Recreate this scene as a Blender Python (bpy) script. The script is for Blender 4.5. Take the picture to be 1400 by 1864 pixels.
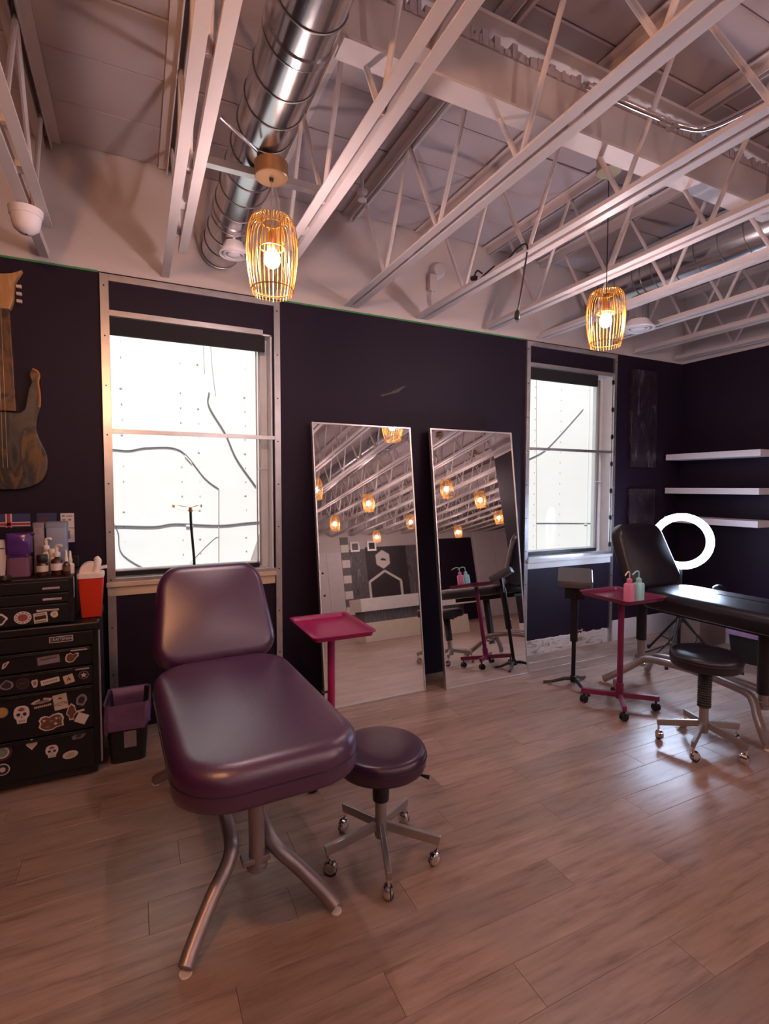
import bpy, bmesh, math, random
from mathutils import Vector, Matrix
random.seed(7)
for o in list(bpy.data.objects): bpy.data.objects.remove(o)
sc = bpy.context.scene
C = sc.collection
PI = math.pi
R = math.radians

# ------------------------------------------------------------------ camera
YAW, PITCH, ROLL, FPX, CAMH = .4496, .0497, .0012, 937.9, 1.5
fw = Vector((math.sin(YAW)*math.cos(PITCH), math.cos(YAW)*math.cos(PITCH), -math.sin(PITCH)))
r0 = Vector((math.cos(YAW), -math.sin(YAW), 0)); u0 = r0.cross(fw)
rr = r0*math.cos(ROLL)+u0*math.sin(ROLL); uu = -r0*math.sin(ROLL)+u0*math.cos(ROLL)
cam_d = bpy.data.cameras.new('camera'); cam = bpy.data.objects.new('camera', cam_d); C.objects.link(cam)
M = Matrix((rr, uu, -fw)).transposed().to_4x4(); M.translation = (0, 0, CAMH)
cam.matrix_world = M
cam_d.sensor_fit = 'VERTICAL'; cam_d.sensor_height = 36; cam_d.lens = 36*FPX/1864
cam_d.clip_start = .05
sc.camera = cam
# ------------------------------------------------------------------ sky, sun, exposure
world = bpy.data.worlds.new('sky'); sc.world = world; world.use_nodes = True
bg = world.node_tree.nodes['Background']; bg.inputs[0].default_value = (.78, .90, 1.0, 1); bg.inputs[1].default_value = 1.1
sd = bpy.data.lights.new('sun', 'SUN'); sd.energy = 6.7; sd.angle = R(3); sd.color = (1, .97, .92)
sun = bpy.data.objects.new('sun', sd); C.objects.link(sun)
sun.rotation_euler = Vector((.05, .40, -.915)).to_track_quat('-Z', 'Y').to_euler()
BULB = 450.0          # emission of every pendant bulb
RING = 85.0          # emission of the ring lamp
vs = sc.view_settings
vs.view_transform = 'Standard'; vs.look = 'None'; vs.exposure = 0.2; vs.gamma = 1; vs.use_curve_mapping = False

# ------------------------------------------------------------------ materials
def srgb(r, g, b):
    f = lambda c: (c/255/12.92) if c/255 <= .04045 else ((c/255+.055)/1.055)**2.4
    return (f(r), f(g), f(b), 1)
def nd(nt, t, **kw):
    n = nt.nodes.new(t)
    for k, v in kw.items(): setattr(n, k, v)
    return n
def mat(name, col, rough=.5, metal=0, vary=.12, scale=8, bump=0, bscale=60, coat=0, trans=0, alpha=1, spec=.5, sheen=0, rvary=.0, stretch=None):
    m = bpy.data.materials.new(name); m.use_nodes = True; nt = m.node_tree; b = nt.nodes['Principled BSDF']
    if len(col) == 3: col = (*col, 1)
    b.inputs['Roughness'].default_value = rough; b.inputs['Metallic'].default_value = metal
    b.inputs['Specular IOR Level'].default_value = spec
    if coat: b.inputs['Coat Weight'].default_value = coat; b.inputs['Coat Roughness'].default_value = .15 if rough < .33 else .32
    if trans: b.inputs['Transmission Weight'].default_value = trans
    if alpha < 1: b.inputs['Alpha'].default_value = alpha
    tc = nd(nt, 'ShaderNodeTexCoord'); src = tc.outputs['Object']
    if stretch:
        mp = nd(nt, 'ShaderNodeMapping'); mp.inputs['Scale'].default_value = stretch
        nt.links.new(src, mp.inputs[0]); src = mp.outputs[0]
    n = nd(nt, 'ShaderNodeTexNoise'); n.inputs['Scale'].default_value = scale; n.inputs['Detail'].default_value = 4
    nt.links.new(src, n.inputs['Vector'])
    mx = nd(nt, 'ShaderNodeMixRGB'); mx.inputs[1].default_value = tuple(c*(1-vary) for c in col[:3])+(1,)
    mx.inputs[2].default_value = tuple(min(1, c*(1+vary)) for c in col[:3])+(1,)
    nt.links.new(n.outputs['Fac'], mx.inputs[0]); nt.links.new(mx.outputs[0], b.inputs['Base Color'])
    if rvary:
        mr = nd(nt, 'ShaderNodeMapRange'); mr.inputs['To Min'].default_value = rough-rvary; mr.inputs['To Max'].default_value = rough+rvary
        nt.links.new(n.outputs['Fac'], mr.inputs[0]); nt.links.new(mr.outputs[0], b.inputs['Roughness'])
    if bump:
        n2 = nd(nt, 'ShaderNodeTexNoise'); n2.inputs['Scale'].default_value = bscale; n2.inputs['Detail'].default_value = 3
        nt.links.new(src, n2.inputs['Vector'])
        bp = nd(nt, 'ShaderNodeBump'); bp.inputs['Strength'].default_value = bump; bp.inputs['Distance'].default_value = .004
        nt.links.new(n2.outputs['Fac'], bp.inputs['Height']); nt.links.new(bp.outputs[0], b.inputs['Normal'])
    return m
def emis(name, col, s):
    m = bpy.data.materials.new(name); m.use_nodes = True; b = m.node_tree.nodes['Principled BSDF']
    b.inputs['Base Color'].default_value = (*col, 1); b.inputs['Emission Color'].default_value = (*col, 1); b.inputs['Emission Strength'].default_value = s
    return m
def plank_mat():
    m = bpy.data.materials.new('plank_wood'); m.use_nodes = True; nt = m.node_tree; b = nt.nodes['Principled BSDF']; L = nt.links.new
    oi = nd(nt, 'ShaderNodeObjectInfo'); geo = nd(nt, 'ShaderNodeNewGeometry')
    rnd = nd(nt, 'ShaderNodeMath', operation='ADD'); L(oi.outputs['Random'], rnd.inputs[0]); L(geo.outputs['Random Per Island'], rnd.inputs[1])
    mul = nd(nt, 'ShaderNodeMath', operation='MULTIPLY'); L(rnd.outputs[0], mul.inputs[0]); mul.inputs[1].default_value = 37.0
    cmb = nd(nt, 'ShaderNodeCombineXYZ'); L(mul.outputs[0], cmb.inputs[2])
    add = nd(nt, 'ShaderNodeVectorMath', operation='ADD'); L(geo.outputs['Position'], add.inputs[0]); L(cmb.outputs[0], add.inputs[1])
    mp = nd(nt, 'ShaderNodeMapping'); mp.inputs['Scale'].default_value = (1.6, 14, 1); L(add.outputs[0], mp.inputs[0])
    n = nd(nt, 'ShaderNodeTexNoise'); n.inputs['Scale'].default_value = 2.2; n.inputs['Detail'].default_value = 8; n.inputs['Roughness'].default_value = .65; L(mp.outputs[0], n.inputs['Vector'])
    cr = nd(nt, 'ShaderNodeValToRGB'); L(n.outputs['Fac'], cr.inputs[0]); e = cr.color_ramp.elements
    e[0].position = .28; e[0].color = (.185, .105, .082, 1); e[1].position = .72; e[1].color = (.43, .285, .222, 1)
    q = e.new(.47); q.color = (.335, .215, .167, 1)
    # plank-to-plank tone
    fr = nd(nt, 'ShaderNodeMath', operation='FRACT'); L(rnd.outputs[0], fr.inputs[0])
    mr = nd(nt, 'ShaderNodeMapRange'); mr.inputs['To Min'].default_value = .86; mr.inputs['To Max'].default_value = 1.10; L(fr.outputs[0], mr.inputs[0])
    ml = nd(nt, 'ShaderNodeVectorMath', operation='SCALE'); L(cr.outputs[0], ml.inputs[0]); L(mr.outputs[0], ml.inputs['Scale'])
    # scuffs and grey wear
    n3 = nd(nt, 'ShaderNodeTexNoise'); n3.inputs['Scale'].default_value = 3.1; n3.inputs['Detail'].default_value = 6; L(geo.outputs['Position'], n3.inputs['Vector'])
    r3 = nd(nt, 'ShaderNodeMapRange'); r3.inputs['From Min'].default_value = .52; r3.inputs['From Max'].default_value = .75; r3.inputs['To Max'].default_value = .55; L(n3.outputs['Fac'], r3.inputs[0])
    mx = nd(nt, 'ShaderNodeMixRGB'); L(r3.outputs[0], mx.inputs[0]); L(ml.outputs[0], mx.inputs[1]); mx.inputs[2].default_value = (.24, .19, .17, 1)
    L(mx.outputs[0], b.inputs['Base Color'])
    rg = nd(nt, 'ShaderNodeMapRange'); rg.inputs['To Min'].default_value = .22; rg.inputs['To Max'].default_value = .46; L(n3.outputs['Fac'], rg.inputs[0]); L(rg.outputs[0], b.inputs['Roughness'])
    bp = nd(nt, 'ShaderNodeBump'); bp.inputs['Strength'].default_value = .25; bp.inputs['Distance'].default_value = .003; L(n.outputs['Fac'], bp.inputs['Height']); L(bp.outputs[0], b.inputs['Normal'])
    b.inputs['Specular IOR Level'].default_value = .7
    return m
def swirl_mat(name, cols, scale, rough=.35, st=(2.2, 1, .55)):
    m = bpy.data.materials.new(name); m.use_nodes = True; nt = m.node_tree; b = nt.nodes['Principled BSDF']; L = nt.links.new
    tc = nd(nt, 'ShaderNodeTexCoord'); mp = nd(nt, 'ShaderNodeMapping'); mp.inputs['Scale'].default_value = st; L(tc.outputs['Object'], mp.inputs[0])
    n = nd(nt, 'ShaderNodeTexNoise'); n.inputs['Scale'].default_value = scale; n.inputs['Detail'].default_value = 5; n.inputs['Distortion'].default_value = 1.6; L(mp.outputs[0], n.inputs['Vector'])
    cr = nd(nt, 'ShaderNodeValToRGB'); L(n.outputs['Fac'], cr.inputs[0]); e = cr.color_ramp.elements
    e[0].position = .3; e[0].color = cols[0]; e[1].position = .7; e[1].color = cols[-1]
    for i, c in enumerate(cols[1:-1]):
        q = e.new(.3+.4*(i+1)/(len(cols)-1)); q.color = c
    L(cr.outputs[0], b.inputs['Base Color']); b.inputs['Roughness'].default_value = rough
    return m

T = {}
T['dark'] = mat('dark_plum_paint', (.0125, .0050, .0175), .6, vary=.15, scale=2.5, bump=.12, bscale=90, spec=.28)
T['white_wall'] = mat('white_wall_paint', (.58, .515, .505), .7, vary=.08, scale=2, bump=.1, bscale=40)
T['deck'] = mat('ceiling_board', (.48, .415, .43), .8, vary=.14, scale=2.2, bump=.25, bscale=14)
T['joist'] = mat('white_joist_paint', (.66, .585, .575), .5, vary=.06, scale=6)
T['plank'] = plank_mat()
T['subfloor'] = mat('subfloor', (.10, .07, .06), .8)
T['galv'] = mat('galvanised_steel', (.62, .60, .60), .32, .9, vary=.2, scale=14)
T['duct'] = mat('spiral_duct_steel', (.55, .55, .57), .2, 1, vary=.12, scale=5, rvary=.06)
T['duct_seam'] = mat('duct_seam_steel', (.34, .33, .34), .35, 1)
T['alu'] = mat('brushed_aluminium', (.70, .66, .64), .35, .9, vary=.06)
T['mirror'] = mat('mirror_silver', (.90, .88, .86), .012, 1, vary=0)
T['glass'] = None
T['vinyl'] = mat('white_window_vinyl', (.72, .74, .76), .4)
T['sill'] = mat('pine_sill', (.62, .47, .33), .5, vary=.2, scale=5, stretch=(1, 12, 12))
T['blind'] = mat('black_blind_fabric', (.012, .010, .012), .8)
T['tape'] = mat('green_masking_tape', (.05, .28, .10), .7)
T['purple'] = mat('purple_vinyl_upholstery', (.056, .010, .056), .36, vary=.16, scale=5, bump=.12, bscale=160, spec=1.0, rvary=.05, coat=.35)
T['purple_dk'] = mat('dark_purple_vinyl', (.040, .009, .036), .32, vary=.15, scale=5, bump=.1, bscale=160, spec=.8)
T['blackv'] = mat('black_vinyl_upholstery', (.012, .009, .015), .32, vary=.15, scale=5, bump=.1, bscale=160, spec=.6)
T['pad_grey'] = mat('mottled_grey_vinyl', (.10, .09, .095), .4, vary=.25, scale=12)  # mid-grey pad vinyl with mottled tone
T['seam'] = mat('seam_piping', (.03, .012, .03), .5)
T['frame_metal'] = mat('champagne_grey_powdercoat', (.36, .29, .28), .38, .6, vary=.08)
T['grey_metal'] = mat('stool_grey_metal', (.40, .35, .33), .38, .7, vary=.08)
T['chrome'] = mat('chrome', (.75, .70, .70), .12, 1, vary=.02)
T['blackp'] = mat('black_plastic', (.012, .011, .013), .45)
T['blackm'] = mat('black_metal', (.014, .012, .015), .4, .3)
T['magenta'] = mat('magenta_powdercoat', (.34, .008, .105), .3, 0, vary=.08, coat=.3)
T['magenta_shaded'] = mat('shaded_magenta_powdercoat', (.19, .010, .060), .32, 0, vary=.08, coat=.3)  # same magenta finish, with the dimmer light there painted into the colour
T['chest'] = mat('black_chest_enamel', (.0045, .0030, .0050), .42, vary=.2)
T['silver_strip'] = mat('silver_label_strip', (.55, .48, .50), .4, .5)
T['red'] = mat('red_sharps_plastic', (.62, .035, .012), .4, spec=.4)
T['cloudy'] = mat('cloudy_white_plastic', (.80, .66, .58), .45)
T['liner'] = mat('purple_bin_liner', (.16, .075, .17), .4, vary=.3, scale=14, bump=.8, bscale=30)
T['liner2'] = mat('lavender_bin_liner', (.34, .22, .42), .4, vary=.3, scale=14, bump=.8, bscale=30)
T['cream'] = mat('cream_sticker', (.62, .50, .42), .5, vary=.06, scale=40)
T['white_st'] = mat('white_sticker', (.66, .58, .56), .5, vary=.06, scale=40)
T['brown_st'] = mat('brown_sticker', (.16, .06, .03), .5, vary=.4, scale=60)
T['grey_st'] = mat('grey_lavender_sticker', (.24, .19, .22), .5, vary=.35, scale=60)
T['dark_st'] = mat('dark_sticker_ink', (.03, .018, .02), .5)
T['red_st'] = mat('dull_red_sticker', (.30, .07, .07), .5, vary=.2, scale=50)
T['gold_st'] = mat('gold_sticker', (.50, .27, .05), .5, vary=.2, scale=50)
T['green_st'] = mat('green_sticker', (.20, .26, .20), .5, vary=.2, scale=50)
T['plum_st'] = mat('plum_sticker', (.09, .025, .05), .5, vary=.2, scale=50)
T['ink'] = mat('light_ink', (.62, .56, .60), .5)
T['amber'] = mat('amber_bottle', (.045, .014, .010), .15, spec=.7)
T['offwhite'] = mat('off_white_plastic', (.74, .64, .54), .4)
T['bluegrey'] = mat('blue_grey_box', (.22, .25, .34), .5, vary=.06)
T['violet_t'] = mat('violet_translucent_plastic', (.10, .03, .22), .12, trans=.25, spec=.6)
T['rose_t'] = mat('rose_cloudy_plastic', (.22, .10, .17), .3, trans=.2)
T['pink_pl'] = mat('pink_bottle_plastic', (.76, .24, .42), .35)
T['teal_pl'] = mat('teal_bottle_plastic', (.38, .76, .74), .35)
T['gold_wire'] = mat('gold_wire', (.40, .20, .028), .34, .55, vary=.08)
T['copper'] = mat('copper_canopy', (.55, .32, .17), .35, .8, vary=.08)
T['brass'] = mat('pale_brass_canopy', (.50, .40, .26), .35, .8, vary=.08)
T['bulb'] = emis('warm_bulb_glass', (1, .74, .735), BULB)
T['bulb_amber'] = emis('amber_bulb_glass', (1, .46, .20), BULB*2.7)
T['ring'] = emis('ring_lamp_diffuser', (.60, .74, 1), RING)
T['led'] = emis('warm_led_strip', (1, .80, .50), 5)
T['ext'] = mat('pale_exterior_cladding', (.80, .795, .785), .8, vary=.04, scale=3, bump=.1, bscale=20)
T['cable_ext'] = mat('grey_exterior_cable', (.16, .16, .17), .7)
T['cable_tan'] = mat('tan_exterior_cable', (.42, .36, .33), .7)
T['grey_ext'] = mat('grey_exterior_ground', (.36, .36, .36), .9)
T['shelf'] = mat('white_shelf_laminate', (.76, .72, .76), .45, vary=.03)
T['base'] = mat('white_baseboard_paint', (.62, .57, .58), .5, vary=.08)
T['plaster'] = swirl_mat('torn_bare_plaster', [(.22, .11, .06, 1), (.55, .45, .40, 1), (.66, .60, .58, 1), (.60, .50, .44, 1)], 7, .9, (1, 1, 3))
T['art'] = swirl_mat('dark_textured_canvas', [(.010, .007, .012, 1), (.022, .015, .024, 1), (.03, .02, .03, 1), (.13, .10, .13, 1)], 9, .3)
T['guitar'] = swirl_mat('painted_guitar_wood', [(.008, .006, .007, 1), (.055, .045, .042, 1), (.010, .008, .010, 1), (.13, .065, .018, 1), (.05, .048, .05, 1)], 3.2, .4, (2.6, 1, .9))
T['guitar_neck'] = swirl_mat('painted_guitar_neck', [(.030, .009, .004, 1), (.010, .007, .008, 1), (.13, .05, .016, 1), (.04, .015, .008, 1), (.17, .075, .026, 1)], 3.6, .4, (2.2, 1, 1.3))
T['guitar_head'] = swirl_mat('golden_guitar_headstock', [(.20, .08, .02, 1), (.52, .28, .10, 1), (.40, .20, .07, 1), (.58, .36, .16, 1)], 6, .45)
T['guitar_edge'] = mat('orange_guitar_edge', (.42, .15, .045), .3, vary=.25)
T['flag_blue'] = mat('flag_navy', (.03, .04, .11), .6); T['flag_red'] = mat('flag_red', (.42, .03, .03), .6); T['flag_white'] = mat('flag_white', (.62, .55, .56), .6)
T['cardboard'] = mat('brown_cardboard', (.22, .15, .12), .8, vary=.1)
T['wood_o'] = mat('orange_wood', (.45, .20, .09), .5, vary=.2, scale=6)
T['mural_g'] = swirl_mat('grey_mural_print', [(.06, .05, .06, 1), (.16, .14, .15, 1), (.10, .09, .10, 1), (.26, .23, .23, 1)], 2.2, .5)
T['mural_d'] = mat('dark_mural_print', (.045, .032, .038), .5, vary=.4, scale=2)
T['mural_w'] = mat('white_mural_line', (.75, .70, .66), .5)
T['grey_sq'] = mat('grey_check', (.17, .15, .15), .6)
T['desk_w'] = mat('cream_desk_front', (.72, .62, .48), .4)
def glass_mat():
    m = bpy.data.materials.new('window_glass'); m.use_nodes = True; nt = m.node_tree; L = nt.links.new
    b = nt.nodes['Principled BSDF']; out = nt.nodes['Material Output']
    b.inputs['Base Color'].default_value = (.9, .95, .95, 1); b.inputs['Roughness'].default_value = .03
    tr = nd(nt, 'ShaderNodeBsdfTransparent'); tr.inputs[0].default_value = (.96, .965, .965, 1)
    fz = nd(nt, 'ShaderNodeFresnel'); fz.inputs[0].default_value = 1.25
    mx = nd(nt, 'ShaderNodeMixShader'); L(fz.outputs[0], mx.inputs[0]); L(tr.outputs[0], mx.inputs[1]); L(b.outputs[0], mx.inputs[2]); L(mx.outputs[0], out.inputs[0])
    return m
T['glass'] = glass_mat()

# ------------------------------------------------------------------ mesh helpers
def rrect(w, h, r, n=5, cx=0, cy=0, side=0):
    r = max(min(r, w/2-1e-4, h/2-1e-4), 1e-4); p = []
    for (sx, sy, a0) in ((1, -1, -90), (1, 1, 0), (-1, 1, 90), (-1, -1, 180)):
        for i in range(n+1):
            a = R(a0+90*i/n); p.append((cx+sx*(w/2-r)+r*math.cos(a), cy+sy*(h/2-r)+r*math.sin(a)))
    if side:
        q = []; m_ = n+1
        for i, a in enumerate(p):
            q.append(a)
            if i % m_ == n:
                c = p[(i+1) % len(p)]
                for k in range(1, side+1): t_ = k/(side+1); q.append((a[0]+(c[0]-a[0])*t_, a[1]+(c[1]-a[1])*t_))
        p = q
    return p
def circ(r, n=24, cx=0, cy=0, ry=None):
    ry = ry or r
    return [(cx+r*math.cos(2*PI*i/n), cy+ry*math.sin(2*PI*i/n)) for i in range(n)]
def spline(pts, n=6):
    P = [Vector(p) for p in pts]; out = []
    for i in range(len(P)-1):
        a = P[i-1] if i else P[0]*2-P[1]; b, c = P[i], P[i+1]; d = P[i+2] if i+2 < len(P) else P[-1]*2-P[-2]
        for k in range(n):
            t = k/n
            out.append(.5*((2*b)+(c-a)*t+(2*a-5*b+4*c-d)*t*t+(3*b-a-3*c+d)*t**3))
    out.append(P[-1]); return out
class MB:
    def __init__(s): s.v = []; s.f = []
    def add(s, v, f, mtx=None):
        k = len(s.v); s.v += [tuple(mtx @ Vector(p)) if mtx else tuple(p) for p in v]; s.f += [tuple(i+k for i in q) for q in f]; return s
    def box(s, x0, x1, y0, y1, z0, z1, mtx=None):
        return s.add([(x0, y0, z0), (x1, y0, z0), (x1, y1, z0), (x0, y1, z0), (x0, y0, z1), (x1, y0, z1), (x1, y1, z1), (x0, y1, z1)],
                     [(0, 3, 2, 1), (4, 5, 6, 7), (0, 1, 5, 4), (1, 2, 6, 5), (2, 3, 7, 6), (3, 0, 4, 7)], mtx)
    def cbox(s, c, d, mtx=None):
        return s.box(c[0]-d[0]/2, c[0]+d[0]/2, c[1]-d[1]/2, c[1]+d[1]/2, c[2]-d[2]/2, c[2]+d[2]/2, mtx)
    def bar(s, a, b, w, h):          # rectangular bar between two points
        a, b = Vector(a), Vector(b); d = (b-a).normalized(); up = Vector((0, 0, 1)) if abs(d.z) < .95 else Vector((0, 1, 0))
        x = d.cross(up).normalized()*w/2; y = x.cross(d).normalized()*h/2
        return s.add([a-x-y, a+x-y, a+x+y, a-x+y, b-x-y, b+x-y, b+x+y, b-x+y], [(0, 1, 2, 3), (7, 6, 5, 4), (0, 4, 5, 1), (1, 5, 6, 2), (2, 6, 7, 3), (3, 7, 4, 0)])
    def tube(s, pts, r, n=10, caps=True):
        P = [Vector(p) for p in pts]; rs = r if isinstance(r, (list, tuple)) else [r]*len(P); V = []; F = []; prev = None
        for i, p in enumerate(P):
            d = (P[min(i+1, len(P)-1)]-P[max(i-1, 0)]).normalized()
            if prev is None: u = d.orthogonal().normalized()
            else: u = (prev-d*prev.dot(d)); u = u.normalized() if u.length > 1e-6 else d.orthogonal().normalized()
            prev = u; w = d.cross(u)
            for k in range(n): a = 2*PI*k/n; V.append(p+(u*math.cos(a)+w*math.sin(a))*rs[i])
        for i in range(len(P)-1):
            for k in range(n): F.append((i*n+k, i*n+(k+1) % n, (i+1)*n+(k+1) % n, (i+1)*n+k))
        if caps: F.append(tuple(range(n-1, -1, -1))); F.append(tuple((len(P)-1)*n+k for k in range(n)))
        return s.add(V, F)
    def loft(s, rings, capb=True, capt=True, mtx=None):     # rings: lists of equal length 3D points
        n = len(rings[0]); V = [p for q in rings for p in q]; F = []
        for i in range(len(rings)-1):
            for k in range(n): F.append((i*n+k, i*n+(k+1) % n, (i+1)*n+(k+1) % n, (i+1)*n+k))
        if capb: F.append(tuple(range(n-1, -1, -1)))
        if capt: F.append(tuple((len(rings)-1)*n+k for k in range(n)))
        return s.add(V, F, mtx)
    def lathe(s, prof, n=24, c=(0, 0, 0), capb=True, capt=True, mtx=None):
        return s.loft([[(c[0]+r*math.cos(2*PI*k/n), c[1]+r*math.sin(2*PI*k/n), c[2]+z) for k in range(n)] for r, z in prof], capb, capt, mtx)
    def rloft(s, w, h, r, prof, n=5, mtx=None, c=(0, 0, 0), capb=True, capt=True, side=0):   # rounded rectangle with (inset, z) rings
        return s.loft([[(c[0]+x, c[1]+y, c[2]+z) for x, y in rrect(w-2*i, h-2*i, max(r-i, .004), n, side=side)] for i, z in prof], capb, capt, mtx)
    def prism(s, poly, d0, d1, ax='xz', mtx=None):          # polygon extruded along the missing axis
        g = {'xz': lambda x, y, d: (x, d, y), 'xy': lambda x, y, d: (x, y, d), 'yz': lambda x, y, d: (d, x, y)}[ax]
        n = len(poly); V = [g(x, y, d0) for x, y in poly]+[g(x, y, d1) for x, y in poly]
        F = [tuple(range(n-1, -1, -1)), tuple(range(n, 2*n))]+[(k, (k+1) % n, n+(k+1) % n, n+k) for k in range(n)]
        return s.add(V, F, mtx)
    def build(s, name, m, parent=None, smooth=True, bevel=0, seg=2, angle=38):
        me = bpy.data.meshes.new(name); me.from_pydata(s.v, [], s.f)
        bm = bmesh.new(); bm.from_mesh(me); bmesh.ops.recalc_face_normals(bm, faces=bm.faces)
        if bevel:
            ed = [e for e in bm.edges if len(e.link_faces) == 2 and e.calc_face_angle(0) > R(35)]
            bmesh.ops.bevel(bm, geom=ed, offset=bevel, segments=seg, affect='EDGES', profile=.5, clamp_overlap=True)
        bm.to_mesh(me); bm.free()
        if smooth: me.shade_smooth(); me.set_sharp_from_angle(angle=R(angle))
        me.materials.append(T[m] if isinstance(m, str) else m)
        o = bpy.data.objects.new(name, me); C.objects.link(o)
        if parent: o.parent = parent
        return o
def thing(name, label, cat, loc=(0, 0, 0), rz=0, group=None):
    o = bpy.data.objects.new(name, None); C.objects.link(o); o.location = loc; o.rotation_euler = (0, 0, rz); o.empty_display_size = .05
    return tag(o, label, cat, group)
def tag(o, label, cat=None, group=None):
    o['label'] = label
    if cat: o['category'] = cat
    if group: o['group'] = group
    return o
def struct(o, label=None):
    o['kind'] = 'structure'
    if label: o['label'] = label
    return o
def dup(o, loc=None, rz=None, label=None, kids=None):
    def cp(a, par, ks=None):
        ks = list(a.children) if ks is None else ks
        c = a.copy(); C.objects.link(c); c.parent = par
        for ch in ks: cp(ch, c)
        return c
    c = cp(o, None, kids)
    if loc: c.location = loc
    if rz is not None: c.rotation_euler.z = rz
    if label: c['label'] = label
    return c
def text_obj(name, body, size, m, parent, loc, rot, extr=.0006, sx=1.0):
    cu = bpy.data.curves.new(name, 'FONT'); cu.body = body; cu.size = size; cu.extrude = extr; cu.align_x = 'CENTER'; cu.align_y = 'CENTER'
    t = bpy.data.objects.new(name+'_curve', cu); C.objects.link(t)
    me = bpy.data.meshes.new_from_object(t.evaluated_get(bpy.context.evaluated_depsgraph_get())); bpy.data.objects.remove(t)
    me.materials.clear(); me.materials.append(T[m]); o = bpy.data.objects.new(name, me); C.objects.link(o); o.parent = parent
    o.location = loc; o.rotation_euler = rot; o.scale = (sx, 1, 1); return o

# ------------------------------------------------------------------ room shell
D = 3.5; XR = 5.09; ZT = 2.755; ZD = 3.43; XL = -2.4; YF = -7.5; XF = 12.4; TH = .22
# floor: planks run along x
fl = struct(MB().box(XL-.2, XF+.2, YF-.2, D+TH, -.12, -.006).build('floor', 'subfloor', smooth=False))
PW, PL = .152, 1.22
def plank_mesh(L_):
    b = MB(); g = .0005; t = .0008
    b.loft([[(g, g, -.006), (L_-g, g, -.006), (L_-g, PW-g, -.006), (g, PW-g, -.006)],
            [(g, g, -t), (L_-g, g, -t), (L_-g, PW-g, -t), (g, PW-g, -t)],
            [(g+t, g+t, 0), (L_-g-t, g+t, 0), (L_-g-t, PW-g-t, 0), (g+t, PW-g-t, 0)]])
    return b
full = None; rest = MB(); row = 0; y = D-PW+.0
offs = [0, .47, .86, .23, .65, 1.03, .34, .77, .12, .55]
while y > YF:
    x = XL-1.25+offs[row % 10]*1.0
    while x < XF:
        xe = min(x+PL, XF); xs = max(x, XL)
        if xe-xs > .02:
            inview = (y > -.55 and xs < 5.05 and xe > -1.6 and (y > .35 or xs < 3))
            if inview and abs(xe-xs-PL) < 1e-6:
                if full is None:
                    full = plank_mesh(PL).build('plank', 'plank', fl, smooth=False); full.location = (xs, y, 0)
                else:
                    o = full.copy(); C.objects.link(o); o.location = (xs, y, 0)
            elif inview:
                o = plank_mesh(xe-xs).build('plank', 'plank', fl, smooth=False); o.location = (xs, y, 0)
            else:
                rest.add([(xs+.001, y+.001, -.0005), (xe-.001, y+.001, -.0005), (xe-.001, y+PW-.001, -.0005), (xs+.001, y+PW-.001, -.0005)], [(0, 1, 2, 3)])
        x += PL
    y -= PW; row += 1
o = rest.build('plank_field', 'plank', fl, smooth=False); o['kind'] = 'stuff'

# back wall with two window openings
W1 = (-.160, .845, .92, 2.515); W2 = (3.075, 4.085, .86, 2.545)
b = MB()
for x0, x1, z0, z1 in ((XL-.2, W1[0], 0, ZT), (W1[0], W1[1], 0, W1[2]), (W1[0], W1[1], W1[3], ZT), (W1[1], W2[0], 0, ZT),
                       (W2[0], W2[1], 0, W2[2]), (W2[0], W2[1], W2[3], ZT), (W2[1], XF, 0, ZT)):
    b.box(x0, x1, D, D+TH, z0, z1)
struct(b.build('wall_back', 'dark', smooth=False), 'dark plum painted window wall')
struct(MB().box(XL-.2, XF, D+.003, D+TH, ZT, ZD+.1).build('wall_back_upper', 'white_wall', smooth=False), 'white painted band of wall above the dark paint')
# right partition with a free end
struct(MB().box(XR, XR+.14, .3, D, 0, ZT).build('wall_right', 'dark', smooth=False), 'dark plum side wall carrying the shelves')
struct(MB().box(XR+.003, XR+.14, .3, D, ZT, ZD+.1).build('wall_right_upper', 'white_wall', smooth=False), 'white band above the dark side wall')
struct(MB().box(XL-.2, XL, YF, D, 0, ZT).build('wall_left', 'dark', smooth=False))
struct(MB().box(XL-.2, XL-.003, YF, D, ZT, ZD+.1).build('wall_left_upper', 'white_wall', smooth=False))
struct(MB().box(XL-.2, XF+.2, YF-.2, YF, 0, ZD+.1).build('wall_front', 'white_wall', smooth=False), 'pale far wall seen in the mirrors')
struct(MB().box(XF, XF+.2, YF, D, 0, ZD+.1).build('wall_far_right', 'white_wall', smooth=False))
# green tape remnants along the paint edge
for i, (x0, x1) in enumerate(((XL, -.175), (.91, 3.03))):
    struct(MB().box(x0, x1, D-.0015, D+.002, ZT-.007, ZT+.004).build('trim_%d' % (i+1), 'tape', smooth=False), 'thin green masking tape along the paint edge')
# baseboards
struct(MB().box(4.135, XR, D-.014, D, 0, .2).build('baseboard_back', 'base', smooth=False, bevel=.003), 'white baseboard right of the narrow window')
struct(MB().box(XR-.014, XR, .3, D-.015, 0, .2).build('baseboard_right', 'base', smooth=False, bevel=.003), 'white baseboard of the side wall')
b = MB()
n = 26; V = []; F = []
for i in range(n+1):
    x = 3.02+(4.09-3.02)*i/n; V += [(x, D-.004, 0), (x, D-.004, .125+.012*math.sin(i*1.9)+.008*math.sin(i*4.3)), (x, D+.002, .14)]
for i in range(n): F += [(3*i, 3*i+3, 3*i+4, 3*i+1), (3*i+1, 3*i+4, 3*i+5, 3*i+2)]
struct(MB().add(V, F).build('trim_3', 'plaster', smooth=False), 'torn bare plaster strip along the floor under the narrow window')
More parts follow.
